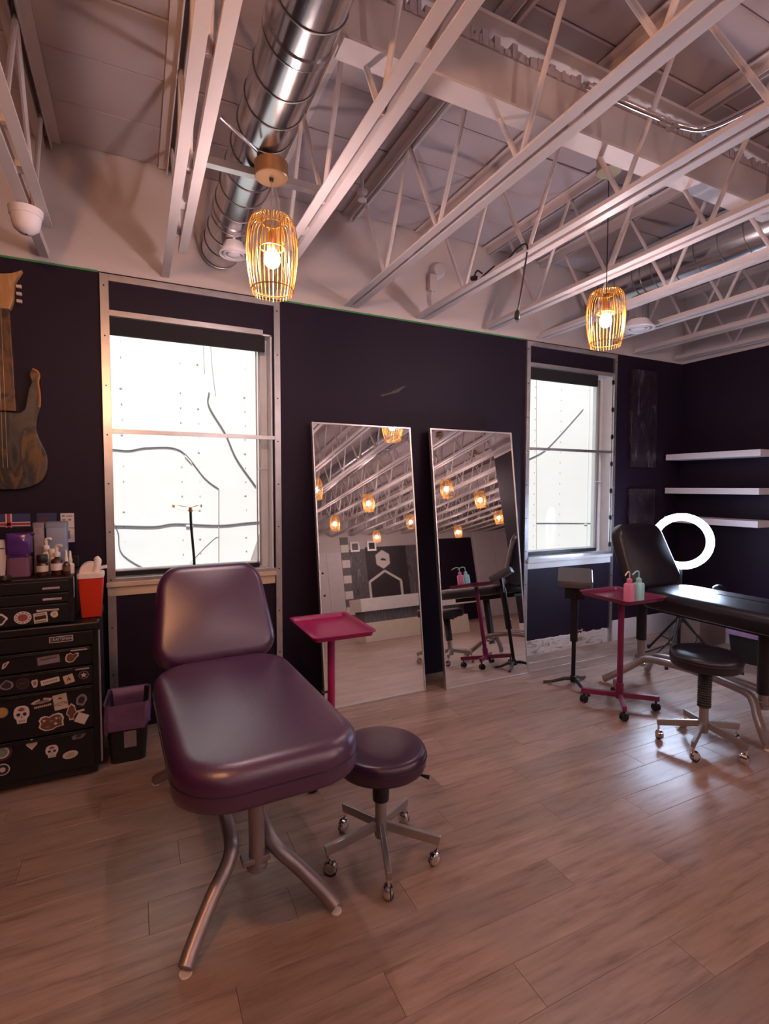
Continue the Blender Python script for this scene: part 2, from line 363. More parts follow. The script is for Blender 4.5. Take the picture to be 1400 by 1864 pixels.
# scuff on the dark wall
b = MB()
for a, c in (((1.66, 2.175), (1.80, 2.215)), ((1.74, 2.20), (1.86, 2.26)), ((1.80, 2.215), (1.83, 2.24))):
    b.bar((a[0], D-.0008, a[1]), (c[0], D-.0008, c[1]), .0016, .010)
struct(b.build('trim_4', 'blackp', smooth=False), 'black scuff marks on the dark wall above the mirrors')

# ceiling deck with boards between the joists
ce = struct(MB().box(XL-.2, XF+.2, YF-.2, D+TH, ZD+.02, ZD+.2).build('ceiling', 'deck', smooth=False))
JX = [-2.22, -1.62, -1.01, -.40, .225, .80, 1.415, 2.0, 2.62, 3.19, 3.79, 4.38, 4.97]
JX += [5.6+.6*i for i in range(12)]
ZB = 2.78
pm = {}
for j in range(2, 12):
    x0, x1 = JX[j]+.03, JX[j+1]-.03; y = D-.01; k = 0
    if x0 > 4.9: continue
    while y > .55:
        L_ = .36
        key = round(x1-x0, 3)
        if key not in pm:
            w = x1-x0
            pm[key] = MB().loft([[(0, -L_+.006, .02), (w, -L_+.006, .02), (w, 0, .02), (0, 0, .02)], [(0, -L_+.006, .004), (w, -L_+.006, .004), (w, 0, .004), (0, 0, .004)],
                                 [(.006, -L_+.012, 0), (w-.006, -L_+.012, 0), (w-.006, -.006, 0), (.006, -.006, 0)]]).build('ceiling_board', 'deck', ce, smooth=False)
            o = pm[key]
        else:
            o = pm[key].copy(); C.objects.link(o)
        o.location = (x0, y, ZD+.002+random.uniform(-.003, .003)); o.rotation_euler = (random.uniform(-.006, .006), random.uniform(-.004, .004), 0)
        y -= L_; k += 1

# ------------------------------------------------------------------ exterior
YE = 5.3
ew = MB().box(-6, 13, YE, YE+.2, -1, 7).build('exterior_wall', 'ext', smooth=False); struct(ew, 'pale neighbouring building wall outside the windows')
eg = MB().box(-8, 15, D+TH, YE, -1.1, -1).build('exterior_ground', 'grey_ext', smooth=False); struct(eg)
px = -3.44
while px < 8:                                             # cladding sheets with rivets
    p = MB().box(px+.003, px+1.25, YE-.012, YE, -.9, 5.4).build('cladding_sheet', 'ext', ew, smooth=False)
    px += 1.31
rv = MB()
for sx in (.40, .56, 1.0, -.1):
    for k in range(22): rv.box(sx-.005+random.uniform(-.01, .01), sx+.005, YE-.016, YE-.012, .7+k*.14, .71+k*.14)
for sx in (4.75, 5.2):
    for k in range(22): rv.box(sx-.005, sx+.005, YE-.016, YE-.012, .7+k*.14, .71+k*.14)
o = rv.build('rivets', 'cable_tan', ew, smooth=False); o['kind'] = 'stuff'
def ext_cable(pts, r, m='cable_ext'):
    r *= .62; MB().tube(spline([(x, YE-.011-r, z) for x, z in pts], 5), r, 7).build('wall_cable', m, ew)
ext_cable([(-.5, 1.84), (-.194, 1.832), (-.047, 1.826), (.114, 1.857), (.39, 1.84), (.605, 1.58), (.738, 1.473)], .008)
ext_cable([(.738, 1.473), (.735, 1.3), (.727, .709), (.72, .2)], .009, 'cable_tan')
ext_cable([(-.5, 1.13), (-.21, 1.139), (.146, 1.122), (.339, 1.142), (.743, 1.114), (1.094, 1.136), (1.6, 1.13)], .011)
ext_cable([(.659, 2.406), (.657, 2.274), (.808, 2.015), (.911, 1.774), (1.098, 1.5)], .011)
ext_cable([(-.25, 1.19), (-.196, 1.174), (-.153, 1.071), (-.117, .867), (.161, .668), (.4, .55)], .008)
ext_cable([(.681, 2.95), (.681, 2.883), (.693, 2.647), (.72, 2.385)], .005, 'cable_tan'); ext_cable([(.615, 2.95), (.615, 2.864), (.621, 2.588)], .005, 'cable_tan')
ext_cable([(.738, 1.0), (.68, .98), (.5, .80), (.40, .66)], .005, 'cable_tan')
ext_cable([(4.5, 1.80), (4.657, 1.865), (4.918, 1.981), (5.205, 2.213), (5.601, 2.571)], .010)
ext_cable([(4.795, 1.015), (5.3, 1.0), (5.9, .98)], .007); ext_cable([(4.757, 3.0), (4.78, 1.8), (4.803, .661)], .006, 'cable_tan')
MB().prism([(.93, .45), (1.45, .45), (1.45, 1.15), (1.13, 1.02)], YE-.03, YE-.012).build('grey_patch', 'cable_tan', ew, smooth=False)

# ------------------------------------------------------------------ windows
def window(idx, W, xs, zsill, label, blind_r, holes):
    x0, x1, z0, z1 = W
    root = bpy.data.objects.new('window_%d' % idx, None); C.objects.link(root); root.location = ((x0+x1)/2, D, z0); root.empty_display_size = .1; struct(root, label)
    ox, oz = -(x0+x1)/2, -z0
    def P(b, name, m, bevel=.002, smooth=False): 
        b.v = [(v[0]+ox, v[1]-D, v[2]+oz) for v in b.v]; return b.build(name, m, root, smooth=smooth, bevel=bevel)
    sl, sr = xs
    # steel stud frame standing proud of the wall
    for sx0, sx1 in ((sl-.02, sl+.025), (sr-.012, sr+.03)):
        b = MB().box(sx0, sx1, D-.012, D-.0005, 0.003, ZT-.012); b.box(sx0, sx0+.004, D-.02, D-.012, 0.003, ZT-.012); P(b, 'stud', 'galv', 0)
    P(MB().box(sl+.025, sr-.012, D-.014, D-.0005, ZT-.05, ZT-.012), 'crossbar', 'galv', .001)
    P(MB().box(sl+.025, sr-.085 if idx == 1 else sr-.012, D-.016, D-.001, z1-.012, z1+.022), 'crossbar', 'galv', .001)
    P(MB().box(sl+.025, sr-.012, D-.016, D-.004, 1.815, 1.84), 'crossbar', 'galv', .001)
    P(MB().box(sl+.025, sr-.012, D-.016, D-.004, z0-.005, z0+.022), 'crossbar', 'galv', .001)
    b = MB()
    for k in range(9):
        for sx in (sl, sr+.01): b.box(sx-.004, sx+.004, D-.0155, D-.012, .35+k*.29, .358+k*.29)
    o = P(b, 'screws', 'blackm', 0); o['kind'] = 'stuff'
    if holes:
        for k in range(7):
            z = .95+k*.255
            b = MB(); b.loft([[(sr-.028+x, D-.022, z+y) for x, y in circ(.012, 12, ry=.024)], [(sr-.028+x, D-.012, z+y) for x, y in circ(.012, 12, ry=.024)]])
            P(b, 'punch_hole', 'blackm', 0)
    # reveals, sashes, panes
    yg = D+.13
    b = MB(); b.box(x0, x0+.012, D, D+TH, z0, z1).box(x1-.012, x1, D, D+TH, z0, z1).box(x0, x1, D, D+TH, z1-.012, z1).box(x0, x1, D, D+TH, z0, z0+.012); P(b, 'jamb_lining', 'vinyl', .001)
    b = MB(); s = .045; sl_ = .02 if idx == 1 else s
    b.box(x0+.012, x0+.012+sl_, yg-.03, yg+.03, z0+.012, z1-.012).box(x1-.012-s, x1-.012, yg-.03, yg+.03, z0+.012, z1-.012)
    b.box(x0+.012+sl_, x1-.012-s, yg-.03, yg+.03, z1-.012-s, z1-.012).box(x0+.012+sl_, x1-.012-s, yg-.03, yg+.03, z0+.012, z0+.012+s)
    P(b, 'sash_frame', 'vinyl', .003)
    b = MB().box(x1-.075, x1-.062, yg-.045, yg-.03, z0+.03, z1-.03); b.box(x1-.09, x1-.082, yg-.035, yg-.02, z0+.03, z1-.03); P(b, 'sash_track', 'grey_metal', .001)
    P(MB().box(x0+.02, x1-.08, yg-.05, yg-.03, z0+.02, z0+.05), 'bottom_rail', 'blackm', .002)
    P(MB().box(x0+.012+sl_, x1-.012-s, yg-.004, yg+.004, z0+.012+s, z1-.012-s), 'glass_pane', 'glass', 0)
    if holes:
        P(MB().tube([(x1-.11, yg-.045, 1.55), (x1-.02, yg-.05, 1.55)], .004, 6), 'latch_rod', 'vinyl', 0)
    else:
        P(MB().tube([(x1-.09, yg-.045, 1.62), (x1-.015, yg-.05, 1.62)], .004, 6), 'latch_rod', 'vinyl', 0)
    # rolled blind
    b = MB(); b.box(x0+.014, blind_r, D+.005, D+.03, z1-.115, z1-.014); bl = P(b, 'roller_blind', 'blind', .003)
    # sill
    b = MB().box(x0-.01, x1+.012, D-.03, D+.1, z0-.028, z0-.0005).box(x0-.004, x1+.006, D-.014, D-.0005, z0-.085, z0-.028)
    P(b, 'window_sill', zsill, .003)
    return root
window(1, W1, (-.145, .868), 'sill', 'left window with steel stud frame, rolled black blind and pine sill', .80, False)
window(2, W2, (3.05, 4.10), 'vinyl', 'narrow right window with punched steel frame and white sill', 3.90, True)

# ------------------------------------------------------------------ joists
jl = {2: 'white open-web ceiling joist left of the frame edge, past the dome camera',
      3: 'white open-web ceiling joist carrying the white dome camera at far left',
      4: 'white open-web ceiling joist directly left of the round steel duct',
      5: 'white open-web ceiling joist directly right of the round steel duct',
      6: 'white open-web ceiling joist, second to the right of the round steel duct',
      7: 'white open-web ceiling joist with the black plug cable hanging from it',
      8: 'white open-web ceiling joist just behind the right pendant lamp wire',
      9: 'white open-web ceiling joist second behind the right pendant lamp',
      10: 'white open-web ceiling joist just past the far round ceiling diffuser',
      11: 'white open-web ceiling joist second from the shelf wall',
      12: 'white open-web ceiling joist closest to the shelf wall'}
def joist(j, x):
    far = j not in jl
    lab = jl.get(j, 'white open-web ceiling joist of the far room, seen only in the mirrors')
    t = thing('ceiling_joist', lab, 'joist', (x, D, ZB), 0, 'white open-web ceiling joists')
    y1 = -.01; y0 = YF-D+.02
    cutr = {4: -.38, 3: -.40}.get(j, 0)
    for s in (-1, 1):
        b = MB(); ye = y1+(cutr if s > 0 else 0); xa, xb = sorted((s*.013, s*.056))
        b.box(xa, xb, y0, ye, 0, .006); xa, xb = sorted((s*.013, s*.019)); b.box(xa, xb, y0, ye, .006, .045); b.build('bottom_chord', 'joist', t, smooth=False)
        b = MB(); xa, xb = sorted((s*.013, s*.062)); zt = ZD-ZB-.004
        b.box(xa, xb, y0, y1, zt-.007, zt); xa, xb = sorted((s*.013, s*.019)); b.box(xa, xb, y0, y1, zt-.05, zt-.007); b.build('top_chord', 'joist', t, smooth=False)
    y = y1-.25; k = 0; rest = MB(); P_ = .31; sp = None
    while y > y0+.4:
        za, zb_ = (.02, ZD-ZB-.03) if k % 2 else (ZD-ZB-.03, .02)
        lim = -3.2 if not far else 99
        if y > lim:
            MB().tube([(0, y, za), (0, y-P_, zb_)], .0115, 8).build('web_bar', 'joist', t)
        else: rest.tube([(0, y, za), (0, y-P_, zb_)], .0115, 5)
        y -= P_; k += 1
    o = rest.build('web_lattice', 'joist', t); o['kind'] = 'stuff'
    b = MB()
    for yy in (-.9, -2.1, -3.3, -4.5, -6, -7.5, -9): b.box(-.013, .013, yy-.03, yy+.03, .008, .03)
    o = b.build('spacers', 'joist', t, smooth=False); o['kind'] = 'stuff'
    return t
for j, x in enumerate(JX):
    if j >= 2: joist(j, x)

# girder strip crossing above the bottom chords
g = thing('ceiling_girder', 'wide painted steel girder crossing above the joists, ragged insulation on top', 'girder', (2.8, 1.78, 3.045))
MB().box(-2.12, 2.27, -.012, .012, .012, .24).build('web_plate', 'white_wall', g, smooth=False)
MB().box(-2.12, 2.27, -.05, .05, 0, .012).build('bottom_flange', 'joist', g, smooth=False)
MB().box(-2.12, 2.27, -.055, .055, .30, .315).build('top_flange', 'joist', g, smooth=False)
b = MB(); x = -2.1
while x < 2.25:
    w = random.uniform(.006, .03); b.box(x, x+w, -.018+random.uniform(-.006, .004), .016, .215, .235+random.uniform(0, .04)); x += w*random.uniform(.7, 1.0)
o = b.build('ragged_insulation', 'deck', g, smooth=False); o['kind'] = 'stuff'

# ------------------------------------------------------------------ far side of the room, seen in the mirrors
d1 = bpy.data.objects.new('door_1', None); C.objects.link(d1); d1.location = (5.4, YF, 0); struct(d1, 'white double door leaf in the far wall, seen in the left mirror')
MB().box(-.48, .42, .001, .05, 0, 2.3).build('door_leaf', 'base', d1, smooth=False, bevel=.004)
MB().box(-.05, .0, .05, .062, 0.02, 2.28).build('centre_rib', 'base', d1, smooth=False, bevel=.004)
for z in (1.72, 1.08): MB().tube([(-.22, .05, z), (-.22, .09, z), (-.22, .10, z+.03)], .025, 8).build('black_hook', 'blackp', d1)
mu = thing('wall_mural', 'dark mural with white hexagon and house outline on far wall, seen in left mirror', 'mural', (7.5, YF, .0))
MB().box(-.86, .98, .001, .012, .3, 2.42).build('dark_panel', 'mural_d', mu, smooth=False)
MB().box(-1.42, -.865, .001, .012, .3, 2.37).build('grey_panel', 'mural_g', mu, smooth=False)
MB().box(.55, .98, .012, .016, .9, 2.42).build('figure_panel', 'mural_g', mu, smooth=False)
hx = [(-.3+.27*math.sin(PI/3*i), 2.02+.29*math.cos(PI/3*i)) for i in range(6)]
MB().prism(hx, .012, .022).build('white_hexagon', 'mural_w', mu, smooth=False)
MB().prism([(-.40, 2.0), (-.32, 2.06), (-.2, 2.02), (-.18, 1.97), (-.3, 1.98)], .022, .026).build('emblem', 'mural_d', mu, smooth=False)
hp = [(-.84, .86), (-.84, 1.36), (-.29, 1.66), (.24, 1.33), (.24, .86)]
b = MB()
for a, c in zip(hp[:-1], hp[1:]): b.bar((a[0], .018, a[1]), (c[0], .018, c[1]), .07, .07)
b.build('house_outline', 'mural_w', mu, smooth=False)
ck = thing('check_column', 'narrow column of grey and white squares beside the mural, seen in left mirror', 'column', (5.965, YF, 0))
for k in range(12):
    MB().box(-.125, .125, .001, .03, k*.2295+.001, (k+1)*.2295-.001).build('square_tile', 'grey_sq' if k % 2 else 'mural_w', ck, smooth=False)
for x, lab in ((6.3, 'grey square vent above the mural, seen in left mirror'), (6.86, 'black square vent above the mural, seen in left mirror')):
    t = thing('wall_vent', lab, 'vent', (x, YF, 2.30)); MB().box(-.15, .15, .014, .04, 0, .30).build('vent_frame', 'galv', t, smooth=False, bevel=.003)
    MB().box(-.10, .10, .04, .044, .05, .25).build('vent_grille', 'blackm' if x > 6.5 else 'grey_sq', t, smooth=False)
struct(MB().box(8.5, 9.85, YF+.001, YF+.05, 0, 2.62).build('trim_5', 'dark', smooth=False), 'black painted section of the far wall')
d2 = bpy.data.objects.new('door_2', None); C.objects.link(d2); d2.location = (10.72, YF, 0); struct(d2, 'tall white sliding doors in the far wall, seen in right mirror')
for q in (-1, 1): MB().box(q*.375-.37, q*.375+.37, .001, .05, 0, 2.9).build('door_leaf', 'base', d2, smooth=False, bevel=.004)
dk = thing('reception_desk', 'long cream reception desk with white band, seen in the mirrors', 'desk', (4.9, -2.45, 0))
MB().box(-.96, .96, -.25, .25, 0, .35).build('desk_base', 'desk_w', dk, smooth=False, bevel=.004)
MB().box(-.92, .92, -.2, .2, .35, .56).build('recess', 'mural_g', dk, smooth=False)
MB().box(-1.0, 1.3, -.27, .27, .56, .80).build('desk_band', 'mural_w', dk, smooth=False, bevel=.004)

# ------------------------------------------------------------------ ducts, diffusers
def duct(label, x, z, r, ya, yb, ndif):
    t = thing('spiral_duct', label, 'duct', (x, ya, z))
    L_ = ya-yb; n = 40
    b = MB(); b.tube([(0, 0, 0), (0, -.015, 0)], [r*.97, r], n); b.tube([(0, -.015, 0), (0, -L_, 0)], r, n, caps=False); b.build('duct_shell', 'duct', t)
    s = MB(); pts = []; k = 0; y = .0
    while y < L_:
        rr_ = r+.0025; ring = [(rr_*math.cos(2*PI*i/36), -y-.05*i/36, rr_*math.sin(2*PI*i/36)) for i in range(37)]
        s.tube(ring, .0024, 5, caps=False); y += .155 if y < 3.2 else .31
    o = s.build('spiral_seams', 'duct_seam', t); o['kind'] = 'stuff'
    for yy in (.52, 1.75, 3.0):
        if yy < L_: MB().tube([(0, -yy, 0), (0, -yy-.035, 0)], r+.006, n, caps=True).build('coupling_band', 'duct', t)
    return t
duct('shiny round spiral duct running between the two leftmost joist pairs', .508, 2.975, .112, D-.05, YF+.3, 1)
duct('far dull round spiral duct between joists at upper right', 3.49, 3.07, .16, 3.2, YF+.3, 1)
def diffuser(label, x, y, z, ztop, r):
    t = thing('ceiling_diffuser', label, 'air diffuser', (x, y, z))
    MB().lathe([(r*.62, .06), (r*.62, ztop-z)], 24).build('neck', 'duct', t)
    MB().lathe([(r*.62, .07), (r*.75, .045), (r, .012), (r, .004), (r*.93, 0), (r*.86, .004), (r*.84, .02), (r*.6, .05)], 32, capb=False, capt=False).build('outer_ring', 'shelf', t)
    MB().lathe([(r*.72, .012), (r*.72, .006), (r*.66, .0), (r*.56, .012), (r*.56, .02)], 32, capb=False, capt=False).build('inner_ring', 'shelf', t)
    MB().lathe([(.001, -.008), (r*.2, -.007), (r*.42, 0), (r*.45, .008), (.001, .01)], 28, capb=False, capt=False).build('centre_disc', 'shelf', t)
diffuser('round white air diffuser under the end of the shiny duct', .522, 3.03, 2.79, 2.89, .080)
diffuser('round white air diffuser behind the right pendant lamp', 3.49, 2.77, 2.70, 2.95, .12)

# ------------------------------------------------------------------ ceiling fittings
t = thing('dome_camera', 'white dome security camera under the far left joist', 'camera', (-.432, 2.93, 2.665))
MB().lathe([(.066, .08), (.07, .112), (.0, .1148)], 28, capb=True, capt=False).build('mount', 'shelf', t)
MB().lathe([(.062, .08), (.058, .05), (.05, .025), (.03, .006), (.001, 0)], 28, capb=True, capt=False).build('dome', 'shelf', t)
MB().lathe([(.001, 0), (.006, .001), (.006, .003)], 10, c=(0, 0, -.001)).build('lens', 'blackp', t)
t = thing('strut_bar', 'slotted steel strut spanning two joists above the left pendant canopy', 'strut', (.512, 2.306, 2.829))
MB().box(-.30, .30, -.018, .018, 0, .006).box(-.30, .30, -.018, -.014, .006, .03).box(-.30, .30, .014, .018, .006, .03).build('channel', 'galv', t, smooth=False)
t = thing('brace_rod', 'thin bright conduit rod slanting from joist to left pendant canopy', 'rod', (.30, 1.99, 2.83))
MB().tube([(0, 0, .0), (.165, .15, .01)], .007, 10).build('tube', 'chrome', t)
t = thing('conduit', 'bent shiny steel conduit crossing between joists at upper right', 'conduit', (1.60, 1.38, 2.90))
MB().tube(spline([(-.15, 0, 0), (.2, -.005, 0), (.36, -.015, 0), (.44, -.05, .0), (.475, -.15, 0), (.49, -.35, 0), (.5, -1.2, 0)], 6), .0115, 10).build('pipe', 'chrome', t)
for xx in (-.1, .3): MB().box(xx-.012, xx+.012, -.02, .02, -.014, -.006).build('clip', 'galv', t, smooth=False)
t = thing('plug_cable', 'black cable with plug dangling from a joist', 'cable', (2.0, 2.29, 2.78))
MB().tube(spline([(0, .18, .06), (-.03, .06, .065), (-.045, -.03, .035), (-.04, .0, -.10), (-.03, .04, -.22), (-.03, .06, -.29)], 6), .005, 8).build('cord', 'blackp', t)
MB().tube([(-.03, .06, -.28), (-.03, .062, -.295), (-.03, .064, -.325), (-.03, .064, -.335)], [.007, .014, .016, .010], 10).build('plug', 'blackp', t)
MB().bar((-.036, .064, -.335), (-.036, .064, -.35), .002, .006).build('prong', 'chrome', t); MB().bar((-.024, .064, -.335), (-.024, .064, -.35), .002, .006).build('prong', 'chrome', t)
t = thing('cable_loop', 'small coiled black cable tied to the joist near the window wall', 'cable', (2.0, 2.72, 2.80))
MB().tube(spline([(-.02, -.14, .03), (-.03, -.06, .01), (-.04, 0, -.01), (-.03, .05, .03), (-.03, .02, .06), (-.02, -.02, .03)], 6), .005, 7).build('cord', 'blackp', t)
MB().tube([(-.03, .03, .02), (-.035, .07, .03)], .015, 8).build('connector', 'blackp', t)
t = thing('wall_horn', 'white round wall alarm with junction box and bent conduit above the mirrors', 'alarm', (2.10, D, 2.88))
MB().tube([(.03, 0.002, .28), (.03, -.03, .28), (.03, -.05, .28)], [.06, .06, .045], 20).build('sounder', 'white_wall', t)
MB().box(-.05, .01, -.045, .002, .12, .24).build('junction_box', 'white_wall', t, smooth=False, bevel=.004)
MB().tube(spline([(-.02, -.025, .12), (-.03, -.025, .06), (-.02, -.025, .02), (.02, -.025, .0), (.05, -.025, -.0)], 5), .01, 8).build('conduit', 'white_wall', t)
t = thing('sprinkler_head', 'small white sprinkler head hanging between joists at the centre', 'sprinkler', (1.25, 2.9, 3.2))
MB().tube([(0, 0, .235), (0, 0, .06)], .012, 8).build('drop_pipe', 'joist', t)
MB().lathe([(.012, .06), (.035, .055), (.03, .04), (.012, .03)], 14).build('escutcheon', 'joist', t)
MB().lathe([(.028, 0), (.03, .004), (.006, .008), (.006, .03)], 12).build('deflector', 'joist', t)

# ------------------------------------------------------------------ pendants
def pendant_proto():
    t = thing('pendant_lamp', 'x', 'lamp', (0, 0, 0), 0, 'wire basket pendant lamps')
    w = MB(); prof = [(.040, .296), (.052, .312), (.068, .318), (.084, .310), (.096, .285), (.104, .24), (.107, .185), (.104, .12), (.094, .05), (.082, 0)]
    pr = [p for p in spline([(r, 0, z) for r, z in prof], 2)]
    for k in range(34):
        a = 2*PI*k/34; w.tube([(p.x*math.cos(a), p.x*math.sin(a), p.z) for p in pr], .0018, 5)
    for k in range(14):
        a = 2*PI*(k+.5)/14; w.tube([(.040*math.cos(a), .040*math.sin(a), .296), (.046*math.cos(a), .046*math.sin(a), .25), (.050*math.cos(a), .050*math.sin(a), .195)], .0017, 5)
    o = w.build('wire_cage', 'gold_wire', t); o['label'] = 'gold wire basket shade'
    for r, z in ((.0865, .022), (.040, .296), (.050, .195)):
        MB().tube([(r*math.cos(2*PI*i/32), r*math.sin(2*PI*i/32), z) for i in range(33)], .0026, 6, caps=False).build('cage_hoop', 'gold_wire', t)
    MB().lathe([(.019, .185), (.021, .19), (.021, .25), (.012, .262), (.004, .275)], 16).build('socket', 'copper', t)
    bl = MB().lathe([(.001, .112), (.014, .115), (.026, .124), (.033, .14), (.034, .152), (.029, .168), (.02, .18), (.016, .188)], 20, capb=False).build('bulb', 'bulb', t)
    bl['label'] = 'glowing warm bulb'
    return t
pp = pendant_proto(); pk = list(pp.children); used = False
def pendant(x, y, ztop, label, m, zb=2.31, drum=.06, zc=None):
    global used
    if used: t = dup(pp, (x, y, zb), random.uniform(0, .15), label, pk)
    else: t = pp; used = True; t.location = (x, y, zb); t['label'] = label
    MB().tube([(0, 0, .27), (0, 0, ztop-zb-.005)], .0028, 6).build('wire', 'blackm' if m == 'brass' else 'galv', t)
    MB().lathe([(.066, 0), (.069, .003), (.069, drum), (.001, drum)], 32, c=(0, 0, ztop-zb), capt=False).build('canopy', m, t)
    MB().lathe([(.008, -.012), (.01, .0)], 10, c=(0, 0, ztop-zb)).build('strain_relief', 'blackm', t)
    return t
pendant(.54, 2.215, 2.79, 'left gold wire basket pendant with copper drum canopy, hanging beside the duct', 'copper')
pendant(2.475, 2.18, 3.295, 'right gold wire basket pendant on a long wire near the narrow window', 'brass', drum=.125)
FARL = 'added gold wire basket pendant lighting the room unseen behind the viewer'  # pendants never in view, added to supply light to the room
la = pendant(-.45, .6, 3.345, 'gold wire basket pendant outside the left edge of the picture', 'brass', drum=.075)
for ch in la.children:
    if ch.name.startswith('bulb'): ch.data = ch.data.copy(); ch.data.materials[0] = T['bulb_amber']
MP = 'gold wire basket pendant reflected %s'
for x, y, lab in ((1.1, -.5, FARL), (2.58, -.5, MP % 'at the left edge of the left mirror'), (4.63, -.46, MP % 'largest and leftmost in the right mirror'),
                  (3.94, -1.5, MP % 'at the centre of the left mirror'), (5.9, -1.3, MP % 'at the centre of the right mirror'), (4.08, -3.5, MP % 'low and left of centre in the left mirror'),
                  (6.0, -3.55, MP % 'at the right edge of the left mirror'), (7.8, -3.24, MP % 'rightmost in the right mirror'), (6.17, -5.7, MP % 'lowest in the left mirror, above the mural'),
                  (7.9, -5.2, MP % 'lowest in the right mirror'), (1.8, -3.5, FARL), (-.6, -2.6, FARL)):
    pendant(x, y, 3.345, lab, 'brass', drum=.075)

# ------------------------------------------------------------------ mirrors
def mirror(label, x0, x1, y0, lean, yaw):
    w, h, d = x1-x0, 1.96, .032
    t = thing('leaning_mirror', label, 'mirror', ((x0+x1)/2, y0, .001), 0, 'leaning floor mirrors')
    t.rotation_euler = (-R(lean), 0, R(yaw))
    e = .011
    b = MB().box(-w/2, -w/2+e, 0, d, 0, h).box(w/2-e, w/2, 0, d, 0, h).box(-w/2+e, w/2-e, 0, d, 0, e).box(-w/2+e, w/2-e, 0, d, h-e, h)
    b.build('frame', 'alu', t, smooth=False, bevel=.001, seg=1)
    MB().box(-w/2+e, w/2-e, .004, .012, e, h-e).build('glass', 'mirror', t, smooth=False)
    MB().box(-w/2+e, w/2-e, .013, .024, e, h-e).build('backing', 'cardboard', t, smooth=False)
    return t
mirror('left tall floor mirror behind the pink tray stand', 1.108, 1.892, 3.205, 7.25, 1)
mirror('right tall floor mirror beside the narrow window', 2.03, 2.81, 3.155, 7.4, -.2)

# ------------------------------------------------------------------ tattoo chairs
def cushion(name, w, h, r, th, m, parent, crown=.012, mtx=None, edge=.03, taper=0, n=7, sag=0):
    """padded slab lying in local xy, bottom at z=0; taper narrows it towards +y"""
    prof = [(.012, 0), (.002, .008), (0, .022), (0, th-edge)]
    for k in range(1, 6): a = k/5*PI/2; prof.append((edge*(1-math.cos(a)), th-edge+edge*math.sin(a)))
    nk = len(prof)
    for k in range(1, 8): prof.append((edge+(min(w, h)/2-edge)*.135*k, th))
    b = MB(); b.rloft(w, h, r, prof, n, side=10)
    V = []
    for x, y, z in b.v:
        f = 1-taper*max(0, (y+h/2)/h)
        u_, v_ = min(1, abs(x)/(w/2-edge)), min(1, abs(y)/(h/2-edge))
        zz = z+(crown*(1-u_*u_)*(1-v_*v_) if z > th-1e-6 else 0)
        V.append((x*f, y, zz))
    b.v = V
    if mtx: b.v = [tuple(mtx @ Vector(p)) for p in b.v]
    return b.build(name, m, parent, angle=60)
def tattoo_chair(label, loc, rz, up_m, dk_m, zs, y0, y1, th, ang, blen, w, wb, cols, piping, group=None):
    t = thing('tattoo_chair', label, 'tattoo chair', loc, R(rz))
    # bent tube base
    for s in (-1, 1):
        pts = [(s*.25, -.575, .022), (s*.215, -.53, .06), (s*.15, -.46, .125), (s*.085, -.40, .185), (s*.062, -.32, .225), (s*.058, 0, .245),
               (s*.062, .32, .225), (s*.085, .40, .185), (s*.15, .46, .125), (s*.215, .53, .06), (s*.25, .575, .022)]
        lg = MB().tube(spline(pts, 5), .0255, 14).build('base_tube', 'frame_metal', t)
        for q in (-1, 1):
            MB().lathe([(.018, 0), (.020, .002), (.019, .006)], 16, c=(s*.250, q*.574, 0)).build('foot_cap', 'cloudy', lg)
    for yc in cols:
        MB().lathe([(.034, .13), (.038, .135), (.038, .15), (.028, .155), (.028, zs-th-.04)], 20, c=(.015, yc, 0)).build('column', 'frame_metal', t)
        MB().cbox((.01, yc, .17), (.10, .05, .02)).build('column_plate', 'frame_metal', t, smooth=False, bevel=.003)
        if yc > 0 or not piping: MB().lathe([(.036, .33 if yc > 0 else .22), (.036, zs-th-.03)], 18, c=(.015, yc, 0)).build('shroud', 'blackp', t)
    MB().box(-.13, .13, y0+.25, y1-.05, zs-th-.045, zs-th-.002).build('underframe', 'blackm', t, smooth=False, bevel=.004)
    h = y1-y0
    st = cushion('seat', w, h, .17, th, up_m, t, .016, Matrix.Translation((0, (y0+y1)/2, zs-th)), edge=.055)
    if piping:
        ol = rrect(w+.001, h+.001, .17, 7); MB().tube([(x, y+(y0+y1)/2, zs-th+.055) for x, y in ol]+[(ol[0][0], ol[0][1]+(y0+y1)/2, zs-th+.055)], .0022, 5, caps=False).build('piping', dk_m, st)
    mt = Matrix.Translation((0, y1-.005, zs-.035)) @ Matrix.Rotation(R(90-ang), 4, 'X') @ Matrix.Translation((0, blen/2, -.055))
    bk = cushion('backrest', wb, blen, .11, .105, up_m, t, .018, mt, edge=.05, taper=.18)
    MB().bar((0, y1-.1, zs-th-.02), (0, y1+.06, zs-.02), .2, .015).build('hinge_bracket', 'blackm', t, smooth=False)
    return t
tattoo_chair('purple padded tattoo chair in front of the left window', (.335, 2.21, 0), 2.2, 'purple', 'seam', .725, -.80, .22, .125, 26, .475, .575, .565, (-.40, .42), True)
t2 = tattoo_chair('black padded tattoo bed at the right, beside the ring light', (3.46, 2.2, 0), 0, 'blackv', 'seam', .775, -1.05, .33, .12, 24, .52, .53, .565, (-.40, .46), False)
o = cushion('arm_pad', .13, .34, .05, .06, 'blackv', t2, .008, Matrix.Translation((.46, .12, .60)) @ Matrix.Rotation(R(62), 4, 'X') @ Matrix.Rotation(R(12), 4, 'Y'))
MB().tube([(.2, .1, .60), (.34, .12, .62), (.45, .16, .72)], .014, 8).build('arm_bracket', 'blackm', t2)

